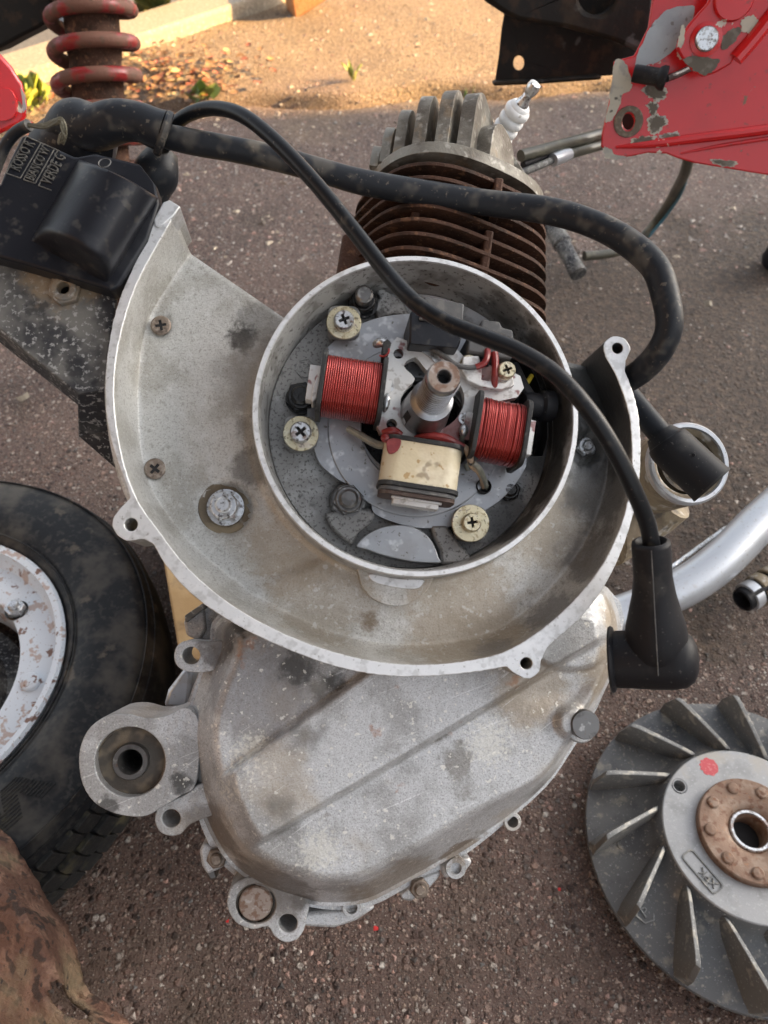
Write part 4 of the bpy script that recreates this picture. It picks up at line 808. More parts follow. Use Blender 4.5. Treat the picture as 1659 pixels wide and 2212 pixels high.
for k in range(9):
    z_ = .0390+k*.0061; r = .0400-.00030*k
    A_('cooling_fin', prism(turned(rsq(r, 4.0-.15*k), radians(FIN_TURN)), CF, z_, z_+.0015), m_iron, parent=barrel, bevel=.0006)
for sx, z0_, z1_ in ((-.014, .074, .090), (-.013, .048, .068), (.016, .066, .080)):
    A_('fin_rib', prism([(sx-.0022, .026), (sx+.0022, .026), (sx+.0016, .0365), (sx-.0016, .0365)], CF, z0_, z1_), m_iron, parent=barrel, bevel=.0008)
A_('exhaust_lug', prism(rrect(.009, .007, .003, 3, .034, .010), CF, .044, .066, [circ(.034, .010, .0035, 12)]), m_iron, parent=barrel, bevel=.002)
headp = A_('cylinder_head', join(prism(turned(rsq(.0365, 2.6), radians(22)), CF, .0945, .0990), lathe([(.034, .0988), (.028, .104), (.018, .108), (1e-5, .109)], CF, 40)), m_head, bevel=.001, label='dusty aluminium cylinder head with tall upright fins')
# upright thick fins of the head: nearly edge-on at the left, opening towards the plug
for k, (r_k, al_, top, ln, th) in enumerate(((-.0352, 8, .1130, .034, .0018), (-.0312, 10, .1195, .044, .0020), (-.0262, 14, .1240, .052, .0022), (-.0190, 18, .1275, .056, .0025), (-.0105, 21, .1290, .056, .0027), (-.0018, 24, .1285, .048, .0029), (.0066, 33, .1190, .026, .0032))):
    f_k = sqrt(max(.0002, .0362**2-r_k**2))-(.004 if k == 6 else 0); a_ = radians(al_); d_k = -CF.u*sin(a_)-CF.v*cos(a_); s_ = CF.W((-r_k, f_k, 0))
    f = Plane(s_, np.cross(CF.n, d_k)*-1, CF.n); sg = 1 if f.u@d_k > 0 else -1
    rc = .0120 if k < 6 else .0110; prof = [(0, .0985), (0, top-rc)]+[(rc-rc*cos(t), top-rc+rc*sin(t)) for t in np.linspace(.1, pi/2, 8)]+[(ln-rc+rc*sin(t), top-rc+rc*cos(t)) for t in np.linspace(0, pi/2, 7)]+[(ln, .0985)]
    A_('head_fin', prism([(x*sg, y) for x, y in prof], f, -th, th), m_head, parent=headp, bevel=.0014, seg=3)
# broad side ear beside the spark plug
ear = Plane(at(1095, 355, .335), nz(CAM-at(1095, 355, .335))+AX*.35, AU)
A_('plug_boss', plate([tuple(p) for p in spline([(1046, 320), (1062, 306), (1086, 316), (1112, 340), (1134, 375), (1146, 410), (1148, 440), (1128, 440), (1108, 418), (1076, 386), (1044, 352)], 3)], ear, -.012, 0), m_head, parent=headp, bevel=.0025, seg=3)

# spark plug
p0_ = at(1064, 320, .338); p1_ = at(1134, 215, .318); PF = frame(p0_, p1_-p0_); PL = np.linalg.norm(p1_-p0_)
cer = [(.0052, -.012), (.0052, .0)]; z_ = 0.0
for k in range(5): cer += [(.0053, z_+.0005), (.0056, z_+.0015), (.0056, z_+.0028), (.0051, z_+.0036), (.0046, z_+.0040)]; z_ += .0043
cer += [(.0044, z_+.0005), (.0036, z_+.0012), (1e-5, z_+.0012)]
plug = A_('spark_plug', lathe(cer, PF, 32), m_ceram, label='white ribbed ceramic spark plug')
zz = z_+.001
A_('plug_terminal', lathe([(.0030, zz), (.0028, zz+.001), (.0022, zz+.0030), (.0019, zz+.0050), (.0026, zz+.0062), (.0028, zz+.0085), (.0024, zz+.0100), (1e-5, zz+.0103)], PF, 24), m_zinc, parent=plug)
A_('plug_shell', join(prism(hexa(.0088), PF, -.022, -.012), lathe([(.007, -.030), (.007, -.022)], PF, 24)), m_steel, parent=plug, bevel=.0006)
# nubs and studs that clutter the lower edge of the case
for x, y, r, w1 in ((985, 1876, .0042, -.056), (1108, 1776, .0036, -.058), (760, 1962, .0038, -.058)):
    A_('edge_lug', lathe([(.0022, w1-.006), (.0022, w1), (r*.92, w1), (r, w1-.0008), (r*1.05, w1-.02)], eax(x, y, w1), 24), m_cover)
for x, y in ((905, 1915), (470, 1850)):
    nut('edge_nut', x, y, -.061, .0040, .0032, m_dull, .55, .0016)
# ------------------------------------------------------------------ mounting bracket, pivot tube: bolted to the engine
br = A_('bracket_plate', plate([(-70, 538), (0, 552), (60, 568), (135, 590), (252, 632), (246, 668), (238, 720), (230, 800), (228, 842), (168, 852), (60, 766), (0, 712), (-70, 660)], EP, -.0165, -.0135, [circ(136, 621, 12, 16)]), m_bracket, bevel=.0006, label='dusty dark sheet bracket bolted to the left of the housing')
f_ = EP
def quadplate(name, pts, mat, parent, th=.002):
    P = [EP.wpx(*p) for p in pts]; n_ = nz(np.cross(P[1]-P[0], P[3]-P[0])); V = [tuple(p) for p in P]+[tuple(p-n_*th) for p in P]
    return A_(name, (V, [(0, 1, 2, 3), (7, 6, 5, 4), (0, 4, 5, 1), (1, 5, 6, 2), (2, 6, 7, 3), (3, 7, 4, 0)]), mat, parent=parent, bevel=.0006)
quadplate('bracket_flange', [(228, 838, -.0136), (168, 850, -.0136), (170, 946, -.040), (246, 930, -.034)], m_bracket, br)
quadplate('bracket_flange', [(246, 928, -.034), (170, 944, -.040), (262, 1024, -.050), (262, 1000, -.046)], m_bracket, br)
quadplate('bracket_flange', [(170, 850, -.0136), (-70, 660, -.0136), (-64, 690, -.030), (174, 880, -.030)], m_bracket, br)
wn_ = A_('weld_nut', join(prism(hexa(.0058, .3), eax(136, 621, -.0100), -.0136, -.0108, [circ(0, 0, .0022, 18)]), lathe([(.0022, -.0145), (.0022, -.0100), (.0042, -.0100), (.0046, -.0108)], eax(136, 621, -.0100), 28)), m_canister, bevel=.0004)
wn_.data.materials[0] = m_bracket
A_('nut_bore', lathe([(.0024, -.011), (.0024, -.022), (1e-5, -.022)], eax(136, 621, -.0100), 18), m_void, parent=wn_)
pt = A_('pivot_tube', lathe([(.0125, -.062), (.0128, -.053), (.0150, -.0505), (.0166, -.0500), (.0172, -.0510), (.0172, -.056), (.0168, -.115), (1e-5, -.115)], eax(1490, 1000, -.050), 48), m_canister, label='grimy open pivot tube sticking out right of the housing')
A_('tube_lip', lathe([(.0148, -.0507), (.0152, -.0497), (.0166, -.0496), (.0174, -.0506), (.0174, -.0535), (.0171, -.0545)], eax(1490, 1000, -.0497), 48), m_silver, parent=pt)
A_('rubber_bush', lathe([(.0128, -.060), (.0126, -.0545), (.0105, -.0560), (.0085, -.0545), (.0078, -.0550), (.0078, -.075), (1e-5, -.075)], eax(1490, 1000, -.0545), 40), m_bush, parent=pt)
A_('tube_arm', tube([EP.W(EP.px(1440, 1060, -.10)), EP.W(EP.px(1380, 1100, -.11)), EP.W(EP.px(1300, 1130, -.11))], [.016, .018, .022], 20), m_canister, parent=pt)

# ------------------------------------------------------------------ ignition box
IB = Thing('ignition_box', 'black plastic ignition coil box with raised Italian colour words and a half-round bulge', 'ignition coil', EP.W(EP.px(160, 560, -.013)))
WB = -.0045                      # height of the box's flat top over the bracket
box_px = [(44, 296), (56, 290), (163, 338), (205, 330), (300, 352), (338, 402), (344, 440), (318, 520), (262, 612), (240, 628), (225, 622), (60, 572), (-60, 540), (-60, 470), (0, 395), (20, 345)]
ib = IB.add('box_body', plate(box_px, EP, -.0132, WB), m_black, bevel=.0012, seg=3)
# half-round bulge: a runs along it, b across it
al = np.array([-84.0, 142.0]); P0 = np.array([168.0, 348.0]); ac = np.array([172.0, 84.0])
G = []
for a in np.linspace(-.02, 1.22, 44):
    row = []
    for b in np.linspace(0, 1, 40):
        p = P0+al*a*1.10+ac*b
        endd = 1-np.clip((a-(.90+.06*b))/.20, 0, 1); endd = sin(endd*pi/2)**.9
        t0 = np.clip((a+.02)/.04, 0, 1); h_ = max(0.0, 1-(2*b-1)**2)**.5*.0160*endd*(.35+.65*t0)
        p = p+np.array([6.0, -18.0])*(h_/.0160)*.9
        row.append(EP.wpx(p[0], p[1], WB-.0004+h_))
    G.append(row)
IB.add('coil_bulge', sheet(G, flip=True), m_black, parent=ib, smooth=60)
cap = [tuple(EP.wpx(*(P0+al*(-.02)*1.1+ac*b), WB-.0004)) for b in np.linspace(0, 1, 40)]
IB.add('bulge_end', sheet(np.array([G[0], cap]).transpose(1, 0, 2)), m_black, parent=ib, smooth=60)
ringf = EP.sub(222, 352, WB+.0112, 0)
IB.add('moulding_ring', lathe([(.0018, 0), (.0020, .00025), (.0022, 0)], frame(EP.wpx(226, 352, WB+.0156), EP.n*.8+EP.v*.25-EP.u*.1), 24), m_greyplastic, parent=ib)
# raised lettering panel: lines run up the box from lower left to upper right
d_l = EP.px(69, 303, WB)-EP.px(30, 373, WB); d_l = nz(EP.u*d_l[0]+EP.v*d_l[1])
def line_frame(x, y): return Plane(EP.wpx(x, y, WB), EP.n, np.cross(EP.n, d_l))
m_letter = material('dusty_raised_letter', (.085, .082, .075), [((.16, .15, .13), .7, 'noise', 500, .5, .65)], rough=.55)
for (x, y, body, sz) in ((50, 338, 'ROSSO R', .0054), (83, 355, 'BIANCO W', .0048), (117, 366, 'VERDE G', .0056)):
    fr0 = line_frame(x, y); IB.add('raised_word', text_geo(body, fr0, sz*.98, .0007, 0, .54), m_letter, parent=ib)
for a, b in (((57, 295), (128, 326)), ((13, 374), (44, 385)), ((57, 295), (13, 374)), ((51, 388), (76, 396)), ((83, 401), (111, 411)), ((88, 309), (44, 385)), ((94, 312), (51, 388)), ((118, 321), (76, 396)), ((125, 325), (83, 401))):
    pa, pb = EP.wpx(*a, WB+.0001), EP.wpx(*b, WB+.0001); IB.add('raised_line', tube([pa, pb], .00022, 6, 1, sm=False), m_letter, parent=ib)
# frayed earth lead with its sleeve
sl_ = IB.add('earth_sleeve', tube([at(-30, 420, .262), at(4, 330, .258), at(30, 290, .255), at(62, 270, .252)], .0019, 12), m_hose)
gs = []
for k in range(14):
    j = lambda s=4: random.uniform(-s, s)
    gs.append(tube([at(60+j(2), 270+j(3), .252+j(.001)/4), at(95+j(3), 272+j(5), .25), at(122+j(3), 262+j(6), .2485), at(132+j(6), 258+j(4), .248), at(138+j(7), 275+j(4), .249), at(136+j(7), 295+j(5), .2505), at(133+j(8), 308+j(4), .2520)], .00035, 5, 4))
IB.add('bare_strands', join(*gs), m_strand, parent=sl_)

# ------------------------------------------------------------------ wiring hose: elbow boot, long hose, loop behind the housing, rubber end cap
WH = Thing('wiring_hose', 'thick dusty black hose looping from the ignition box over the cylinder to the right', 'hose', at(350, 290, .28))
WH.add('elbow_boot', tube([at(120, 300, .285), at(158, 268, .281), at(205, 276, .277), at(255, 262, .274), at(300, 264, .273), at(336, 278, .2735), at(352, 284, .274)], [.0060, .0085, .0080, .0074, .0066, .0068, .0072], 20), m_hose, label='thick grey-black elbow boot on the hose end')
WH.add('elbow_skirt', tube([at(110, 330, .292), at(150, 310, .288), at(200, 305, .286), at(250, 320, .288)], [.010, .011, .010, .006], 16), m_hose)
WH.add('elbow_branch', tube([at(352, 330, .292), at(338, 372, .292), at(326, 410, .294), at(318, 460, .297)], [.0058, .0085, .0075, .005], 16), m_hose)
cd = nz(at(372, 302, .276)-at(336, 284, .2735)); cfm = frame(at(352, 288, .2742), cd)
WH.add('elbow_collar', lathe([(.0055, -.0012), (.0074, -.0012), (.0080, -.0004), (.0080, .0010), (.0074, .0016), (.0050, .0016)], cfm, 32), m_hose)
hz = [(356, 291, .2755), (420, 306, .276), (500, 321, .278), (600, 344, .281), (700, 371, .284), (780, 392, .286), (900, 416, .288), (1040, 437, .288), (1180, 457, .284), (1270, 477, .279), (1350, 518, .273), (1410, 575, .268), (1440, 640, .266), (1444, 705, .266), (1420, 765, .270), (1380, 805, .278), (1330, 832, .292), (1290, 850, .305)]
WH.add('hose', tube([at(x+random.gauss(0, 1.5), y+random.gauss(0, 1.5), Z) for x, y, Z in hz], [r*random.uniform(.965, 1.03) for r in [.0041]+[.0045]*5+[.0048]*7+[.0046]*5], 20, 8), m_hose)
WH.add('tail_hose', tube([at(1300, 800, .312), at(1352, 850, .312), at(1392, 897, .309), at(1428, 940, .306)], .0047, 16), m_hose)
cq = [at(1424, 935, .3055), at(1436, 950, .3050), at(1446, 961, .3045), at(1490, 1003, .3025), at(1536, 1046, .3000)]
WH.add('end_cap', tube(cq, [.0056, .0072, .0086, .0088, .0090], 24), m_boot, label='black rubber cap over the open pivot tube')
cdn = nz(cq[-1]-cq[-2]); WH.add('cap_mouth', lathe([(.0091, -.0004), (.0092, .0006), (.0076, .0006), (.0072, -.004), (1e-5, -.004)], frame(cq[-1], cdn), 28), m_void)
WH.add('cap_dot', lathe([(.0008, 0), (.0007, .0005), (1e-5, .0006)], frame(at(1498, 983, .2930), CAM-at(1498, 983, .293)), 12), m_boot)

# ------------------------------------------------------------------ ignition lead and plug boot
IL = Thing('ignition_lead', 'thin black ignition cable hanging across the coils with a right-angle rubber plug cap', 'cable', at(1420, 1480, .25))
lz = [(352, 320, .286), (372, 276, .283), (410, 246, .277), (465, 234, .270), (525, 250, .262), (590, 300, .255), (660, 372, .249), (720, 442, .245), (775, 512, .241), (835, 588, .236), (895, 652, .230), (960, 694, .226), (1040, 726, .223), (1120, 758, .221), (1200, 808, .220), (1270, 884, .220), (1325, 968, .222), (1370, 1060, .226), (1398, 1130, .231), (1408, 1178, .234)]
IL.add('cable', tube([at(*p) for p in lz], .00255, 16, 8), m_lead)
bt0, bt1 = at(1406, 1168, .2335), at(1420, 1425, .246); BF = frame(bt0, bt1-bt0); BL = np.linalg.norm(bt1-bt0)
pr = [(.0030, .004), (.0034, .0012), (.0046, .0), (.0056, .0004), (.0058, .0014), (.00575, .008), (.0058, .012), (.0066, .018), (.0080, .024), (.0092, .029), (.0096, .033), (.0095, .038), (.008, .041)]
boot = IL.add('plug_boot', lathe(pr, BF, 40), m_boot, smooth=60, label='black right-angle rubber plug cap')
# cross body of the boot
h0, h1 = at(1338, 1424, .250), at(1480, 1424, .243); HF = frame(h0, h1-h0); HL = np.linalg.norm(h1-h0)
IL.add('cap_body', lathe([(.0060, -.0030), (.0104, -.0030), (.0108, -.0024), (.0104, -.0016), (.0092, -.0012), (.0093, .004), (.0096, HL*.55), (.0096, HL*.82), (.0090, HL*1.0), (.0072, HL*1.12), (.0042, HL*1.19), (1e-5, HL*1.21)], HF, 40), m_boot, parent=boot, smooth=60)
sd = nz(CAM-bt0); seam = []
for t, r in ((.02, .0057), (.2, .0058), (.4, .0064), (.55, .0078), (.7, .0092), (.85, .0097), (1.0, .0098)):
    p = bt0+(bt1-bt0)*t; sdp = nz(CAM-p); sdp = nz(sdp-BF.n*(sdp@BF.n)); seam.append(p+sdp*(r))
IL.add('mould_seam', tube(seam, .00018, 6), m_greyplastic, parent=boot)

# ------------------------------------------------------------------ wooden block under the engine
wc = gz(330, 1290, .10); wb = Plane((wc[0]+.055, wc[1]+.05, 0), (0, 0, 1), (-.32, 1, 0))
WBK = Thing('wooden_block', 'pale sawn timber block propping up the engine', 'timber', (wb.o[0], wb.o[1], 0))
for k in range(2):
    WBK.add('timber_board', box(wb, -.055, .075, -.10+.0, .13, k*.0625, k*.0625+.062), m_wood, bevel=.002)
# ------------------------------------------------------------------ spare wheel lying flat
def circ3(a, b, c):
    (x1, y1), (x2, y2), (x3, y3) = a[:2], b[:2], c[:2]; d = 2*(x1*(y2-y3)+x2*(y3-y1)+x3*(y1-y2))
    ux = ((x1*x1+y1*y1)*(y2-y3)+(x2*x2+y2*y2)*(y3-y1)+(x3*x3+y3*y3)*(y1-y2))/d; uy = ((x1*x1+y1*y1)*(x3-x2)+(x2*x2+y2*y2)*(x1-x3)+(x3*x3+y3*y3)*(x2-x1))/d
    return np.array([ux, uy]), math.hypot(x1-ux, y1-uy)
ZT = .072
tc_, RT = circ3(gz(313, 1320, ZT), gz(175, 1709, ZT), gz(100, 1066, ZT)); rc_, RR = circ3(gz(146, 1335, ZT-.004), gz(0, 1168, ZT-.004), gz(4, 1640, ZT-.004))
print('WHEEL', tc_, RT, rc_, RR)
wcn = tc_*.5+rc_*.5
WF = Plane((wcn[0], wcn[1], 0), (0, 0, 1), (0, 1, 0))
WHL = Thing('spare_wheel', 'small white steel wheel with rust spots and a dusty black tyre, lying flat', 'wheel', (wcn[0], wcn[1], 0))
ty = WHL.add('tyre', lathe([(RR-.004, .030), (RR-.002, ZT-.010), (RR+.002, ZT-.004), (RR+.010, ZT+.001), (RR+(RT-RR)*.45, ZT+.005), (RT-.008, ZT+.002), (RT-.001, ZT-.001), (RT, ZT-.003), (RT+.0015, ZT-.006), (RT+.0050, ZT-.012), (RT+.0065, ZT*.5), (RT+.0050, .012), (RT, .003), (RT-.012, 0.0005), (RR, .002)], WF, 120), m_tyre, smooth=50)
for r_, z_ in ((RT-.0005, ZT-.0008), (RR+.006, ZT+.0002), (RT+.0028, ZT-.0085)):
    WHL.add('moulded_ring', lathe([(r_-.0007, z_-.0006), (r_-.0003, z_+.0009), (r_+.0003, z_+.0009), (r_+.0007, z_-.0006)], WF, 120), m_tyre, parent=ty)
# tread blocks on the side the camera can see
for ring, (z0, z1) in enumerate(((.044, .060), (.025, .0415), (.008, .0225))):
    for k in range(26):
        a = -pi/2+(k-10+.5*(ring % 2))*.078; da = .033; r0, r1 = RT+.0045, RT+.0098-(.0018 if ring != 1 else 0); V = []
        for rr in (r0, r1):
            for aa, zz in ((a-da+.012, z0), (a+da+.012, z0+.0015), (a+da-.012, z1), (a-da-.012, z1-.0015), (a-da-.008, (z0+z1)/2)):
                V.append(tuple(WF.W((rr*cos(aa), rr*sin(aa), zz))))
        WHL.add('tread_block', (V, [(5, 6, 7, 8, 9), (4, 3, 2, 1, 0)]+[(i, (i+1) % 5, (i+1) % 5+5, i+5) for i in range(5)]), m_tread, parent=ty, bevel=.0006)
# ribbed zig-zag lettering moulded on the sidewall
def wall_z(r): return np.interp(r, [RR+.010, RR+(RT-RR)*.45, RT-.008, RT], [ZT+.001, ZT+.005, ZT+.002, ZT-.002])
for a0, strokes in ((-.60, (1, -1, 1, -1)), (-1.02, (-1, 1, -1, 1))):
    gs = []
    for si, sl_ in enumerate(strokes):
        for q in range(12):
            r = RR+(RT-RR)*(.36+.035*q); ac_ = a0-.085*si+sl_*(q-5.5)*.0062; pts = []
            for da in (-.034, -.012, .012, .034): pts.append(WF.W((r*cos(ac_+da), r*sin(ac_+da), wall_z(r)+.0003)))
            gs.append(tube(pts, .00045, 5, 1, sm=False))
    WHL.add('ribbed_moulding', join(*gs), m_tread, parent=ty)
Z2 = ZT-.004
rm = WHL.add('rim', lathe([(RR-.003, .040), (RR-.001, Z2-.003), (RR, Z2), (RR-.002, Z2+.0015), (RR-.006, Z2+.0005), (RR*.945, Z2-.003), (RR*.925, Z2-.009), (RR*.90, Z2-.0125), (RR*.86, Z2-.0125), (RR*.72, Z2-.011), (RR*.69, Z2-.0125), (RR*.683, Z2-.018), (RR*.675, .02)], WF, 96), m_white, label='white painted rim flecked with rust')
for (x, y), mt, nm in (((34, 1316), m_zinc, 'wheel_nut'), ((64, 1472), m_white, 'wheel_bolt')):
    p = gz(x, y, Z2-.010); f = Plane((p[0], p[1], Z2-.0121), (0, 0, 1), (0, 1, 0))
    o = WHL.add(nm, join(prism(hexa(.0068, .3), f, 0, .0055) if nm == 'wheel_nut' else lathe([(.0062, 0), (.0062, .0028), (.0052, .0038), (1e-5, .0038)], f, 24), lathe([(.0040, .0050), (.0038, .0085), (.003, .0092), (1e-5, .0092)], f, 20) if nm == 'wheel_nut' else cyl(f, .004, 0, .0042, 16)), mt, bevel=.0005)
    if nm == 'wheel_nut': WHL.add('nut_flange', lathe([(.0075, 0), (.0078, .0008), (.0070, .0014), (1e-5, .0014)], f, 28), m_greasy, parent=o)
WHL.add('hub_drum', lathe([(RR*.62, .003), (RR*.62, .018), (RR*.50, .022), (RR*.46, .040), (RR*.30, .044), (RR*.25, .050), (1e-5, .050)], WF, 48), m_bracket)

# ------------------------------------------------------------------ cooling fan flywheel lying on the ground
fc = gz(1618, 1798, .030); FF_ = Plane((fc[0], fc[1], 0), (0, 0, 1), (0, 1, 0)); RF = .0918
FAN = Thing('flywheel_fan', 'grey alloy flywheel with curved fan blades and a rusty riveted centre, lying on the asphalt', 'flywheel', (fc[0], fc[1], 0))
disc = FAN.add('fan_disc', lathe([(.030, .002), (.080, .004), (RF-.001, .0085), (RF, .0098), (RF-.0006, .0115), (.0880, .0122), (.075, .0142), (.060, .0175), (.0535, .0225), (.0512, .0280), (.0500, .0295)], FF_, 128), m_fan)
FAN.add('hub_ring', prism(circ(0, 0, .0502, 96), FF_, .012, .0302, [circ(0, 0, .0300, 48), circ(-.0345, .0275, .0042, 20)]), m_fanhub, bevel=.0008)
FAN.add('hole_sleeve', lathe([(.0042, .0305), (.0036, .0305), (.0033, .029), (.0033, .022), (1e-5, .022)], Plane(FF_.W((-.0345, .0275, 0)), (0, 0, 1), (0, 1, 0)), 24), m_fanhub)
NB = 14
def blade_mesh():
    secs = []; pi_ = np.array([.0520, 0.0]); po_ = (RF-.0012)*np.array([cos(radians(19)), sin(radians(19))])
    for t in np.linspace(0, 1, 11):
        q = pi_+(po_-pi_)*t; r = math.hypot(*q); a = atan2(q[1], q[0]); zb = np.interp(r, [.0535, .060, .075, .088, RF], [.021, .017, .014, .012, .0112])
        zt = np.interp(t, [0, .10, .45, .80, .90, 1], [.0280, .0300, .0335, .0365, .0360, .0215]); th = .0019+.0003*t
        lean = .0030*t; secs.append((r, a, zb, zt, th, lean))
    return secs
SEC = blade_mesh(); mesh0 = None
for k in range(NB):
    V, Fc = [], []
    for r, a, zb, zt, th, lean in SEC:
        er = np.array([cos(a), sin(a)]); et = np.array([-sin(a), cos(a)])
        for s, z_, w_, ln in ((-1, zb-.002, 2.2, 0), (-1, zt, .75, lean), (1, zt, .75, lean), (1, zb-.002, 2.2, 0)):
            p = er*r+et*(s*th*w_+ln); V.append((p[0], p[1], z_))
    m_ = len(SEC)
    for i in range(m_-1):
        for j in range(4): Fc.append((i*4+j, i*4+(j+1) % 4, (i+1)*4+(j+1) % 4, (i+1)*4+j))
    Fc += [(3, 2, 1, 0), tuple((m_-1)*4+j for j in range(4))]
    if mesh0 is None:
        o = FAN.add('fan_blade', ([tuple(FF_.o+np.array(p)) for p in V], Fc), m_blade, parent=disc, bevel=.0004); mesh0 = o
    else:
        o = mesh0.copy(); COL.objects.link(o); o.parent = disc
    o.rotation_euler = (0, 0, radians(9)+2*pi*k/NB)
boss = FAN.add('hub_boss', lathe([(.0305, .028), (.0305, .0345), (.0298, .0352), (.0160, .0352), (.0140, .0340), (.0125, .0325), (.0118, .0335), (.0102, .0335), (.0096, .0325), (.0090, .012), (1e-5, .012)], FF_, 64), m_boss)
FAN.add('bore_rim', lathe([(.0122, .0330), (.0116, .0340), (.0102, .0340), (.0098, .0330)], FF_, 48), m_zinc, parent=boss)
FAN.add('bore', lathe([(.0094, .0200), (1e-5, .0200)], FF_, 32), m_void, parent=boss)
for k in range(9):
    a = 2*pi*k/9+.35; f = Plane(FF_.W((.0245*cos(a), .0245*sin(a), .0350)), (0, 0, 1), (0, 1, 0))
    FAN.add('rivet', lathe([(.0036, 0), (.0036, .0008), (.0028, .0016), (1e-5, .0019)], f, 16), m_boss, parent=boss)
FAN.add('paint_mark', prism([(x*(1+.12*sin(3*i)), y*(1+.1*cos(2*i))) for i, (x, y) in enumerate(circ(0, 0, .0056, 24))], Plane(FF_.W((-.0130, .0395, .03024)), (0, 0, 1), (0, 1, 0)), 0, .00012), m_redmark)
def polar_frame(r, a, z_, rot): q = Plane(FF_.W((r*cos(a), r*sin(a), z_)), (0, 0, 1), (0, 1, 0)); u = q.u*cos(rot)+q.v*sin(rot); q.v = q.v*cos(rot)-q.u*sin(rot); q.u = u; return q
pf1 = polar_frame(.0400, radians(213), .0302, radians(123+0))
FAN.add('cartouche', prism(rrect(.0125, .0044, .0022, 4), pf1, 0, .0008, [rrect(.0117, .0036, .0018, 4)]), m_blade)
FAN.add('cast_letters', text_geo('XPK', polar_frame(.0400, radians(219), .0302, radians(128)), .0062, .0009, 0, 1.0), m_blade)
hex_mark(FAN, polar_frame(.077, radians(211), .0140, .3), .0060, m_blade, parent=disc, rot=0, h=.0006)
for r, a in ((.072, 182), (.074, 229), (.074, 130), (.074, 105)):
    FAN.add('ejector_mark', lathe([(.0022, 0), (.0026, .0005), (.0030, 0)], polar_frame(r, radians(a), .0145, 0), 20), m_fan, parent=disc)

# ------------------------------------------------------------------ rusty crumpled sheet in the near corner
G = []
edge = spline([(-160, 1700), (0, 1800), (47, 1862), (84, 1928), (105, 1964), (138, 2004), (156, 2055), (182, 2135), (218, 2168), (280, 2220), (380, 2300)], 6, False)
edge = resample([np.array(p) for p in edge], 60)
for i, (x, y) in enumerate(edge):
    row = []
    for j, t in enumerate(np.linspace(0, 1, 34)):
        px_, py_ = x-330*t, y+130*t
        ridge = .022*math.exp(-((t-.20)/.12)**2)+.008*math.exp(-((t-.55)/.15)**2)
        rag = .0010*sin(i*1.7+j*.9)+.0012*sin(i*.6-j*.5)+.0008*sin(i*3.1+j*2.3)
        rt = .20+.05*sin(i*.15); fold = .030*t/rt if t < rt else .030-.050*(t-rt) if t < rt+.35 else .0125
        h_ = .072+fold+rag*.40-.010*math.exp(-((i-42)/4)**2-((t-.1)/.06)**2)+.002*math.exp(-(t/.03)**2)
        row.append(gz(px_+rag*1500*(t == 0), py_, h_))
    G.append(row)
hole_q = set((i, j) for i in range(38, 47) for j in range(4, 7) if abs((i-42)/4.6)**2+abs((j-5)/1.6)**2 < 1)
V, Fc = sheet(G, flip=False); nb = 34; Fc = [f for k, f in enumerate(Fc) if (k//(nb-1), k % (nb-1)) not in hole_q]
single('rusty_sheet', 'crumpled rust-eaten sheet metal piece with a split, beside the tyre tread', 'scrap metal', (V, Fc), m_rust, smooth=28, solid=.002)

# ------------------------------------------------------------------ silver tube, wire, pipe end with clamps on the right
ST = [gz(1760, 1010, .055), gz(1690, 1082, .050), gz(1632, 1136, .046), (gz(1565, 1204, .040)), gz(1500, 1254, .034), gz(1420, 1296, .028), gz(1330, 1330, .022), gz(1220, 1360, .018)]
single('silver_tube', 'bent silver-painted steel tube lying behind the rubber plug cap', 'tube', tube(ST, [.0150]*4+[.0148, .0142, .0138, .0135], 28, 8), m_silver)
single('steel_cable', 'thin twisted steel cable beside the silver tube', 'cable', join(*[tube([gz(1400+t*22+2.0*cos(t*9+ph), 1262-t*16+2.0*sin(t*9+ph), .035) for t in np.linspace(0, 7.6, 40)], .0011, 6, 1) for ph in (0, 2.1, 4.2)]), m_zinc)
PE = Thing('clamped_pipe', 'dark pipe end with two steel clamp bands, lower right of the silver tube', 'pipe', gz(1620, 1300, 0))
q0, q1 = gz(1603, 1297, .022), gz(1760, 1200, .026); QF = frame(q0, q1-q0, (0, 0, 1)); QL = np.linalg.norm(q1-q0)
PE.add('pipe', lathe([(.0065, .010), (.0072, .0), (.0082, -.0006), (.0090, .0004), (.0092, .004), (.0092, QL)], QF, 36), m_boot)
PE.add('pipe_bore', lathe([(.0068, .008), (1e-5, .008)], QF, 24), m_void)
for z0, r, a0 in ((.0045, .0110, .5), (.0145, .0120, .6), (.026, .0122, .4)):
    PE.add('clamp_band', lathe([(r-.0016, z0), (r, z0+.0004), (r+.0003, z0+.004), (r, z0+.0078), (r-.0016, z0+.0082)], QF, 44, a0, a0+6.0), m_canister if z0 > .01 else m_silver)
# ------------------------------------------------------------------ vehicle chassis overhead on the right
RP = Plane(at(1470, 260, .47), nz(np.array([-.12, -1.0, .42])))
VEH = Thing('vehicle_chassis', 'chipped red body panel with greasy black chassis box overhanging the cylinder', 'vehicle', (RP.o[0], RP.o[1]+.3, 0))
panel_px = [(1326, 132), (1322, 190), (1312, 240), (1300, 290), (1299, 316), (1310, 332), (1330, 341), (1362, 338), (1400, 330), (1440, 332), (1468, 343), (1500, 352), (1560, 362), (1620, 372), (1720, 388), (1720, -80), (1420, -80), (1400, 60), (1370, 120)]
pan = VEH.add('red_panel', plate(panel_px, RP, -.0025, 0, [circ(1357, 263, 13, 20, 0, 18)]), m_red, bevel=.0008, label='bright red painted panel, chipped to primer and rust at its corner')
VEH.add('panel_crease', tube([RP.wpx(x, y, w) for x, y, w in ((1330, 318, 0), (1400, 312, .0006), (1480, 302, .001), (1560, 292, .001), (1640, 282, .001), (1720, 270, .001))], [.0008, .0022, .0028, .0030, .0030, .0030], 10), m_red, parent=pan)
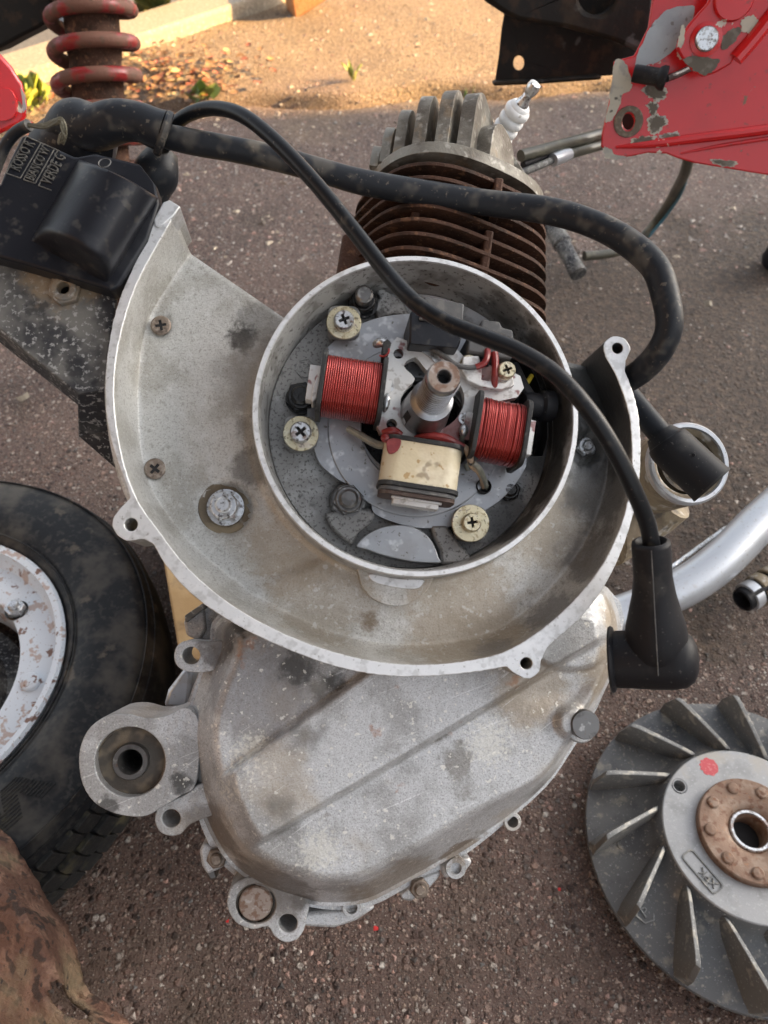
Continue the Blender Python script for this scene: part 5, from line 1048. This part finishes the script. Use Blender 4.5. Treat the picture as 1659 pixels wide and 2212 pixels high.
VEH.add('panel_crease', tube([RP.wpx(x, y, w) for x, y, w in ((1470, 332, 0), (1540, 318, .0004), (1600, 308, .0006), (1720, 290, .0006))], [.0005, .0010, .0012, .0012], 8), m_red, parent=pan)
VEH.add('bare_metal_ring', prism([(x*1.0, y) for x, y in circ(0, 0, .0088, 28)], RP.sub(1357, 263, .0), .0002, .0013, [circ(0, 0, .0040, 20, 0, .0055)]), material('brown_bare_metal', (.12, .09, .065), [((.26, .21, .16), .6, 'noise', 400, .5, .65), (RUST, .5, 'noise', 200, .55, .7)], rough=.55, metal=.4, bumps=[(500, .3, .0006)]), parent=pan, bevel=.0004)
VEH.add('hole_back', plate(circ(1357, 263, 20, 16), RP, -.02, -.018), m_void, parent=pan)
m_chip = material('cream_primer_chip', (.46, .43, .35), [((.22, .22, .22), .6, 'noise', 90, .5, .62), ((.05, .045, .04), .9, 'noise', 120, .60, .64), ((.36, .37, .38), .6, 'noise', 50, .5, .66)], rough=.6, bumps=[(300, .2, .0006)])
def ragged(loop, jag):
    pts = spline(loop, 9); ph = [random.uniform(0, 6.28) for _ in range(4)]; n_ = len(pts); c = np.mean(pts, 0); out = []
    for i, p in enumerate(pts):
        a = 2*pi*i/n_; k = .30*sin(3*a+ph[0])+.30*sin(7*a+ph[1])+.25*sin(13*a+ph[2])+.2*sin(21*a+ph[3])+random.uniform(-.25, .25); d = p-c; out.append(tuple(p+d/np.linalg.norm(d)*k*jag*.8))
    return out
def patch(loop, mat, h=.0003, jag=5):
    pts = ragged(loop, jag)
    VEH.add('paint_chip', plate(pts, RP, .0001, h), mat, parent=pan)
patch([(1328, 134), (1352, 136), (1360, 160), (1366, 182), (1358, 196), (1344, 206), (1340, 226), (1330, 245), (1318, 262), (1308, 258), (1314, 230), (1322, 180)], m_chip)
patch([(1440, 22), (1500, 20), (1460, 105), (1400, 140), (1372, 140), (1400, 70)], m_greypaint, .0004)
for l in ([(1402, 226), (1414, 222), (1420, 234), (1412, 248), (1404, 240)], [(1405, 258), (1428, 252), (1436, 266), (1420, 284), (1405, 280)], [(1432, 292), (1460, 288), (1462, 300), (1440, 304)], [(1396, 190), (1425, 186), (1436, 204), (1420, 214), (1400, 205)], [(1545, 345), (1585, 350), (1580, 358), (1548, 354)], [(1372, 300), (1410, 296), (1400, 308), (1374, 310)]):
    c_ = np.mean(l, 0); patch([tuple(c_+(np.array(q)-c_)*1.28) for q in l], m_chip, .0002, 7)
    patch(l, material('dark_chip', (.10, .085, .065), [((.20, .18, .15), .6, 'noise', 200, .5, .66)], rough=.7) if 'dark_chip' not in bpy.data.materials else bpy.data.materials['dark_chip'], .0004, 7)
patch([(1302, 318), (1318, 322), (1330, 334), (1350, 338), (1330, 346), (1308, 338)], m_chip, .0003)
# hinged red link with its pin
lk = RP
link_px = [(1545, -60), (1528, 6), (1486, 54), (1466, 84), (1462, 104), (1472, 122), (1484, 138), (1502, 158), (1520, 166), (1545, 158), (1580, 138), (1588, 120), (1660, 30), (1720, -60)]
link = VEH.add('hinge_link', plate(link_px, RP, .0125, .0165), m_red, bevel=.001, label='red hinge link with flaking paint and a round steel pin')
VEH.add('link_flange', tube([RP.wpx(x, y, .0175) for x, y in ((1590, 128), (1625, 88), (1668, 34), (1720, -30))], .0042, 10), m_red, parent=link)
pin = VEH.add('hinge_pin', lathe([(.0085, .012), (.0085, .0165), (.0062, .0170), (.0062, .0195), (.0056, .0202), (1e-5, .0202)], RP.sub(1509, 90, .0), 32), m_zinc, parent=link)
VEH.add('pin_collar', lathe([(.0088, .0160), (.0088, .0176), (.0064, .0182)], RP.sub(1509, 90, .0), 32), m_red, parent=link)
VEH.add('hinge_pin', lathe([(.0105, .012), (.0105, .0185), (.0098, .0195), (1e-5, .0197)], RP.sub(1566, 8, .0), 32), m_red, parent=link)
for l, mt in (([(1478, 128), (1500, 120), (1530, 126), (1556, 130), (1540, 152), (1518, 162), (1496, 150)], 0), ([(1602, 44), (1622, 34), (1638, 44), (1628, 66), (1606, 70)], 1), ([(1560, 78), (1590, 60), (1602, 66), (1580, 96), (1562, 108)], 0), ([(1464, 96), (1472, 58), (1480, 60), (1474, 100)], 1), ([(1628, 68), (1650, 62), (1654, 72), (1630, 86)], 1)):
    pts = ragged(l, 5)
    VEH.add('paint_chip', plate(pts, RP, .0166, .0170), m_chip if mt else bpy.data.materials['dark_chip'], parent=link)
rs0, rs1 = at(1368, 158, .452), at(1440, 170, .448); RSF = frame(rs0, rs1-rs0)
rl = np.linalg.norm(rs1-rs0)
VEH.add('rubber_stop', lathe([(1e-5, 0), (.0044, 0), (.0048, .0006), (.0048, rl*.72), (.0056, rl*.76), (.0066, rl*.85), (.0066, rl*.97), (.0058, rl), (1e-5, rl)], RSF, 28), m_boot)
VEH.add('stop_pin', tube([rs1, at(1466, 160, .452), at(1490, 148, .455)], .0020, 10), m_steel)
# black chassis box behind the panel
CB = Plane(at(1200, 80, .56), nz(np.array([-.05, -1.0, .30])))
cb = VEH.add('chassis_web', plate([(1090, 28), (1084, 62), (1078, 120), (1069, 180), (1140, 178), (1240, 170), (1330, 162), (1420, 150), (1420, -60), (1020, -60)], CB, -.004, 0, [circ(1121, 136, 12, 18, 0, 16)]), m_dark, bevel=.001)
VEH.add('chassis_top', plate([(1028, -60), (1046, 0), (1062, 10), (1092, 30), (1120, 44), (1230, 62), (1330, 90), (1400, 120), (1420, -60)], CB, .012, .030, [circ(1290, -8, 40, 24)]), m_dark, bevel=.004, parent=cb)
VEH.add('chassis_lip', plate([(1066, 176), (1160, 172), (1300, 162), (1300, 172), (1160, 182), (1066, 186)], CB, -.006, .012), m_dark, parent=cb, bevel=.002)
# loom and cables that hang from the panel
def cable(name, label, pts, r, mat, cat='cable'): return single(name, label, cat, tube(pts, r, 12, 8), mat)
LM = Thing('cable_bundle', 'bundle of olive sheathed control cables ending beside the spark plug', 'cables', gz(1200, 350, 0))
for pts, r, mt in (([(1330, 280, .50), (1290, 292, .49), (1240, 306, .475), (1180, 322, .46), (1125, 337, .45)], .0034, m_sheath), ([(1330, 305, .50), (1290, 316, .49), (1240, 330, .475), (1200, 342, .465)], .0030, m_sheath), ([(1205, 340, .466), (1180, 352, .46), (1130, 372, .45), (1080, 388, .44)], .0022, m_bracket), ([(1240, 318, .478), (1180, 338, .464), (1130, 356, .452)], .0020, m_boot)):
    LM.add('sheathed_cable', tube([at(*p) for p in pts], r, 12), mt)
LM.add('cable_ferrule', tube([at(1230, 333, .470), at(1212, 339, .466), at(1194, 346, .462)], [.0034, .0040, .0038], 14), m_silver)
LC = Thing('plug_lead', 'old plug cap on an olive sheathed lead lying behind the black hose', 'cable', gz(1230, 560, 0))
c0, c1 = gz(1188, 478, .035), gz(1250, 592, .016); LF = frame(c0, c1-c0); ll = np.linalg.norm(c1-c0)
LC.add('plug_cap', lathe([(1e-5, 0), (.0085, 0), (.0100, .003), (.0105, ll*.35), (.0110, ll*.44), (.0090, ll*.47), (.0088, ll*.80), (.0098, ll*.98), (.0092, ll), (1e-5, ll)], LF, 28), m_bracket)
LC.add('sheath', tube([gz(1262, 553, .020), gz(1300, 550, .018), gz(1345, 540, .018), gz(1390, 510, .026), gz(1430, 462, .055), gz(1462, 408, .11), gz(1484, 360, .17), gz(1490, 300, .21)], .0052, 12), m_sheath)
LC.add('blue_wire', tube([gz(1400, 512, .026), gz(1436, 470, .055), gz(1470, 420, .105), gz(1490, 365, .165)], .0016, 8), m_blue)

# ------------------------------------------------------------------ shock absorber on the left
s_top, s_bot = at(188, -70, .60), at(232, 420, .655); SF = frame(s_bot, s_top-s_bot, (1, 0, 0)); SL = np.linalg.norm(s_top-s_bot)
SH = Thing('shock_absorber', 'rusty shock absorber inside a flaking red coil spring, standing behind the ignition box', 'shock absorber', (s_bot[0], s_bot[1], 0))
turns = SL/.0232; hp = []
for t in np.linspace(0, 1, int(turns*28)):
    a = 2*pi*turns*t+.6; hp.append(SF.W((.0310*cos(a), .0310*sin(a), SL*t)))
SH.add('coil_spring', tube(hp, .0055, 14, 1), m_spring)
SH.add('damper_tube', lathe([(.0205, -.02), (.0205, SL*.62), (.0212, SL*.63), (.0212, SL*1.05)], SF, 32), m_iron)
SH.add('lower_mount', tube([SF.W((0, 0, -.02)), (s_bot[0], s_bot[1]-.01, .02)], [.020, .016], 20, 4), m_iron)
BRK = Plane(at(60, 20, .62), nz(np.array([.1, -1, .35])))
single('chassis_corner', 'dark rusty chassis corner above the coil spring', 'chassis part', plate([(-80, -60), (118, -60), (112, 20), (104, 46), (84, 60), (48, 78), (0, 104), (-80, 130)], BRK, -.03, 0), m_dark, bevel=.004)
RB = Plane(at(15, 220, .44), nz(np.array([.25, -1, .45])))
RBT = Thing('red_bracket', 'small glossy red bracket with a domed bolt head at the left edge', 'bracket', at(10, 290, .44))
RBT.add('bracket_plate', plate([(-60, 60), (0, 118), (22, 142), (46, 180), (56, 222), (54, 252), (36, 272), (0, 288), (-60, 310)], RB, -.006, 0), m_red, bevel=.0015)
RBT.add('bolt_head', plate([tuple(p) for p in spline([(-30, 200), (0, 190), (22, 194), (34, 215), (34, 242), (20, 258), (-10, 256)], 4)], RB, 0, .006), m_red, bevel=.003, seg=4)
RBT.add('paint_chip', plate([(44, 188), (54, 205), (57, 235), (50, 244), (48, 215)], RB, .0001, .0004), m_chip)
RBT.add('lower_tab', plate([(24, 262), (48, 258), (70, 264), (60, 276), (36, 284)], RB, -.012, -.004), m_red, bevel=.001)

# ------------------------------------------------------------------ leaf litter, weeds, brick, pebbles in the sunlit strip
def leaves(name, label, cat, kind, spots, size, pal, upright=0.0):
    V, Fc, K_ = [], [], []
    for (x, y, z) in spots:
        s = random.uniform(*size); a = random.uniform(0, 6.28); tl = random.uniform(-.5, .5) if not upright else random.uniform(.6, 1.35); cu_ = random.uniform(-.3, .5)
        d = np.array([cos(a)*cos(tl), sin(a)*cos(tl), sin(abs(tl)) if upright else sin(tl)*.4]); w = np.array([-sin(a), cos(a), random.uniform(-.3, .3)])*(random.uniform(.3, .5) if not upright or len(spots) > 10 else .12); k = len(V)
        for t, ww in ((0, .05), (.3, .8), (.65, .9), (1, .05)):
            for sgn in (-1, 0, 1): p = np.array([x, y, z])+d*s*t+w*s*ww*sgn+np.array([0, 0, s*cu_*(t*(1-t))+abs(sgn)*s*.10]); V.append((p[0], p[1], max(p[2], .006) if y > 1.2 else max(p[2], 0)))
        Fc += [(k+i*3+j, k+i*3+j+1, k+i*3+j+4, k+i*3+j+3) for i in range(3) for j in range(2)]; K_.append(np.array(random.choice(pal))*random.uniform(.7, 1.2))
    A = np.array(V); L = Vector((A[:, 0].mean(), A[:, 1].mean(), 0)); me = bpy.data.meshes.new(name); me.from_pydata([tuple(Vector(v)-L) for v in V], [], Fc); me.materials.append(m_leaf); me.shade_smooth()
    o = bpy.data.objects.new(name, me); COL.objects.link(o); o.location = L; o['label'] = label
    if kind: o['kind'] = kind
    else: o['category'] = cat
    if cat == 'weed': o['group'] = 'weeds along the sunlit strip'
    coloured(o, len(spots), 12, K_); return o
LP = [(.26, .14, .06), (.32, .19, .08), (.20, .12, .07), (.34, .25, .12), (.15, .09, .05), (.28, .09, .05)]
def scatter(n, loop):
    out = []
    while len(out) < n:
        x, y = random.choice(loop); p = gz(x+random.gauss(0, 44), y+random.gauss(0, 16), .012); out.append((p[0], p[1], .010+random.random()*.012))
    return out
leaves('leaf_litter', 'orange and brown fallen leaves lying in the sun by the kerb', 'leaves', 'stuff', scatter(560, [(320, 150), (350, 175), (390, 165), (420, 140), (340, 115), (450, 185), (300, 200), (500, 150), (380, 190), (60, 240), (30, 300)]), (.006, .017), LP)
YG = [(.30, .34, .04), (.22, .28, .05), (.40, .40, .08), (.10, .17, .04)]
def tuft(name, label, x, y, n, sp, size, pal=YG):
    c = gz(x, y, .008); return leaves(name, label, 'weed', None, [(c[0]+random.gauss(0, sp*.45), c[1]+random.gauss(0, sp*.45), .006) for _ in range(n)], size, pal, 1.0)
tuft('weed', 'yellow-green leafy weed beside the red bracket', 70, 225, 46, .022, (.020, .045))
tuft('weed', 'sparse green weed sprig right of the coil spring', 430, 212, 16, .020, (.012, .030), [(.12, .19, .04), (.20, .24, .05)])
tuft('weed', 'single thin grass tuft growing from the asphalt seam', 762, 172, 6, .004, (.018, .034), [(.20, .26, .05), (.32, .34, .08)])
tuft('weed', 'low green sprig at the right end of the asphalt seam', 1010, 208, 7, .010, (.010, .018), [(.10, .17, .03)])
tuft('weed', 'thin weed stems hanging over the kerb at the top', 345, 30, 12, .025, (.04, .09), [(.16, .15, .04), (.10, .12, .03)])
bc = gz(638, 45, 0); bfm = Plane(bc, nz(np.array([.35, -.9, .05])), (0, 0, 1))
single('brick', 'corner of a broken orange brick lit by the sun at the top', 'brick', plate([(626, -60), (630, 0), (638, 45), (706, 0), (790, -60)], bfm, -.05, 0), m_brick, bevel=.003)
single('pebble', 'pale pebble on the asphalt right of the hose loop', 'stone', stones([gz(1530, 655, .003)], [.0065], .7), m_kerb, smooth=60, group='loose pebbles')
single('pebble', 'pale flat pebble on the asphalt left of the bracket', 'stone', stones([gz(52, 858, .002)], [.0060], .5), m_kerb, smooth=60, group='loose pebbles')
single('rubber_block', 'black rubber lump on the asphalt at the right edge', 'rubber block', lathe([(1e-5, 0), (.020, 0), (.022, .006), (.018, .030), (.012, .034), (1e-5, .034)], Plane(gz(1684, 572, 0), (0, 0, 1), (0, 1, 0)), 28), m_boot)

# wall and eaves added on the left, unseen, to keep the sky off that side
gw = Thing('sky_blocker', 'unseen dark plank wall added left of the engine to block the sky', 'sky_blocker', (-1.6, -.4, 0))
gfr = Plane((-1.35, -1.2, 0), (0, 0, 1), (0, 1, 0))
m_plank = material('dark_planks', (.06, .045, .035), [((.10, .075, .055), .6, 'streak', (3, 3, .4), .45, .65)], rough=.8)
for k in range(17): gw.add('plank', box(gfr, -.03-.004*(k % 2), 0-.004*(k % 2), -2.0+.2*k, -2.0+.2*k+.192, 0, 2.3), m_plank)
gw.add('roof', box(gfr, -2.2, 1.15, -2.6, 2.2, 2.301, 2.36), m_road)
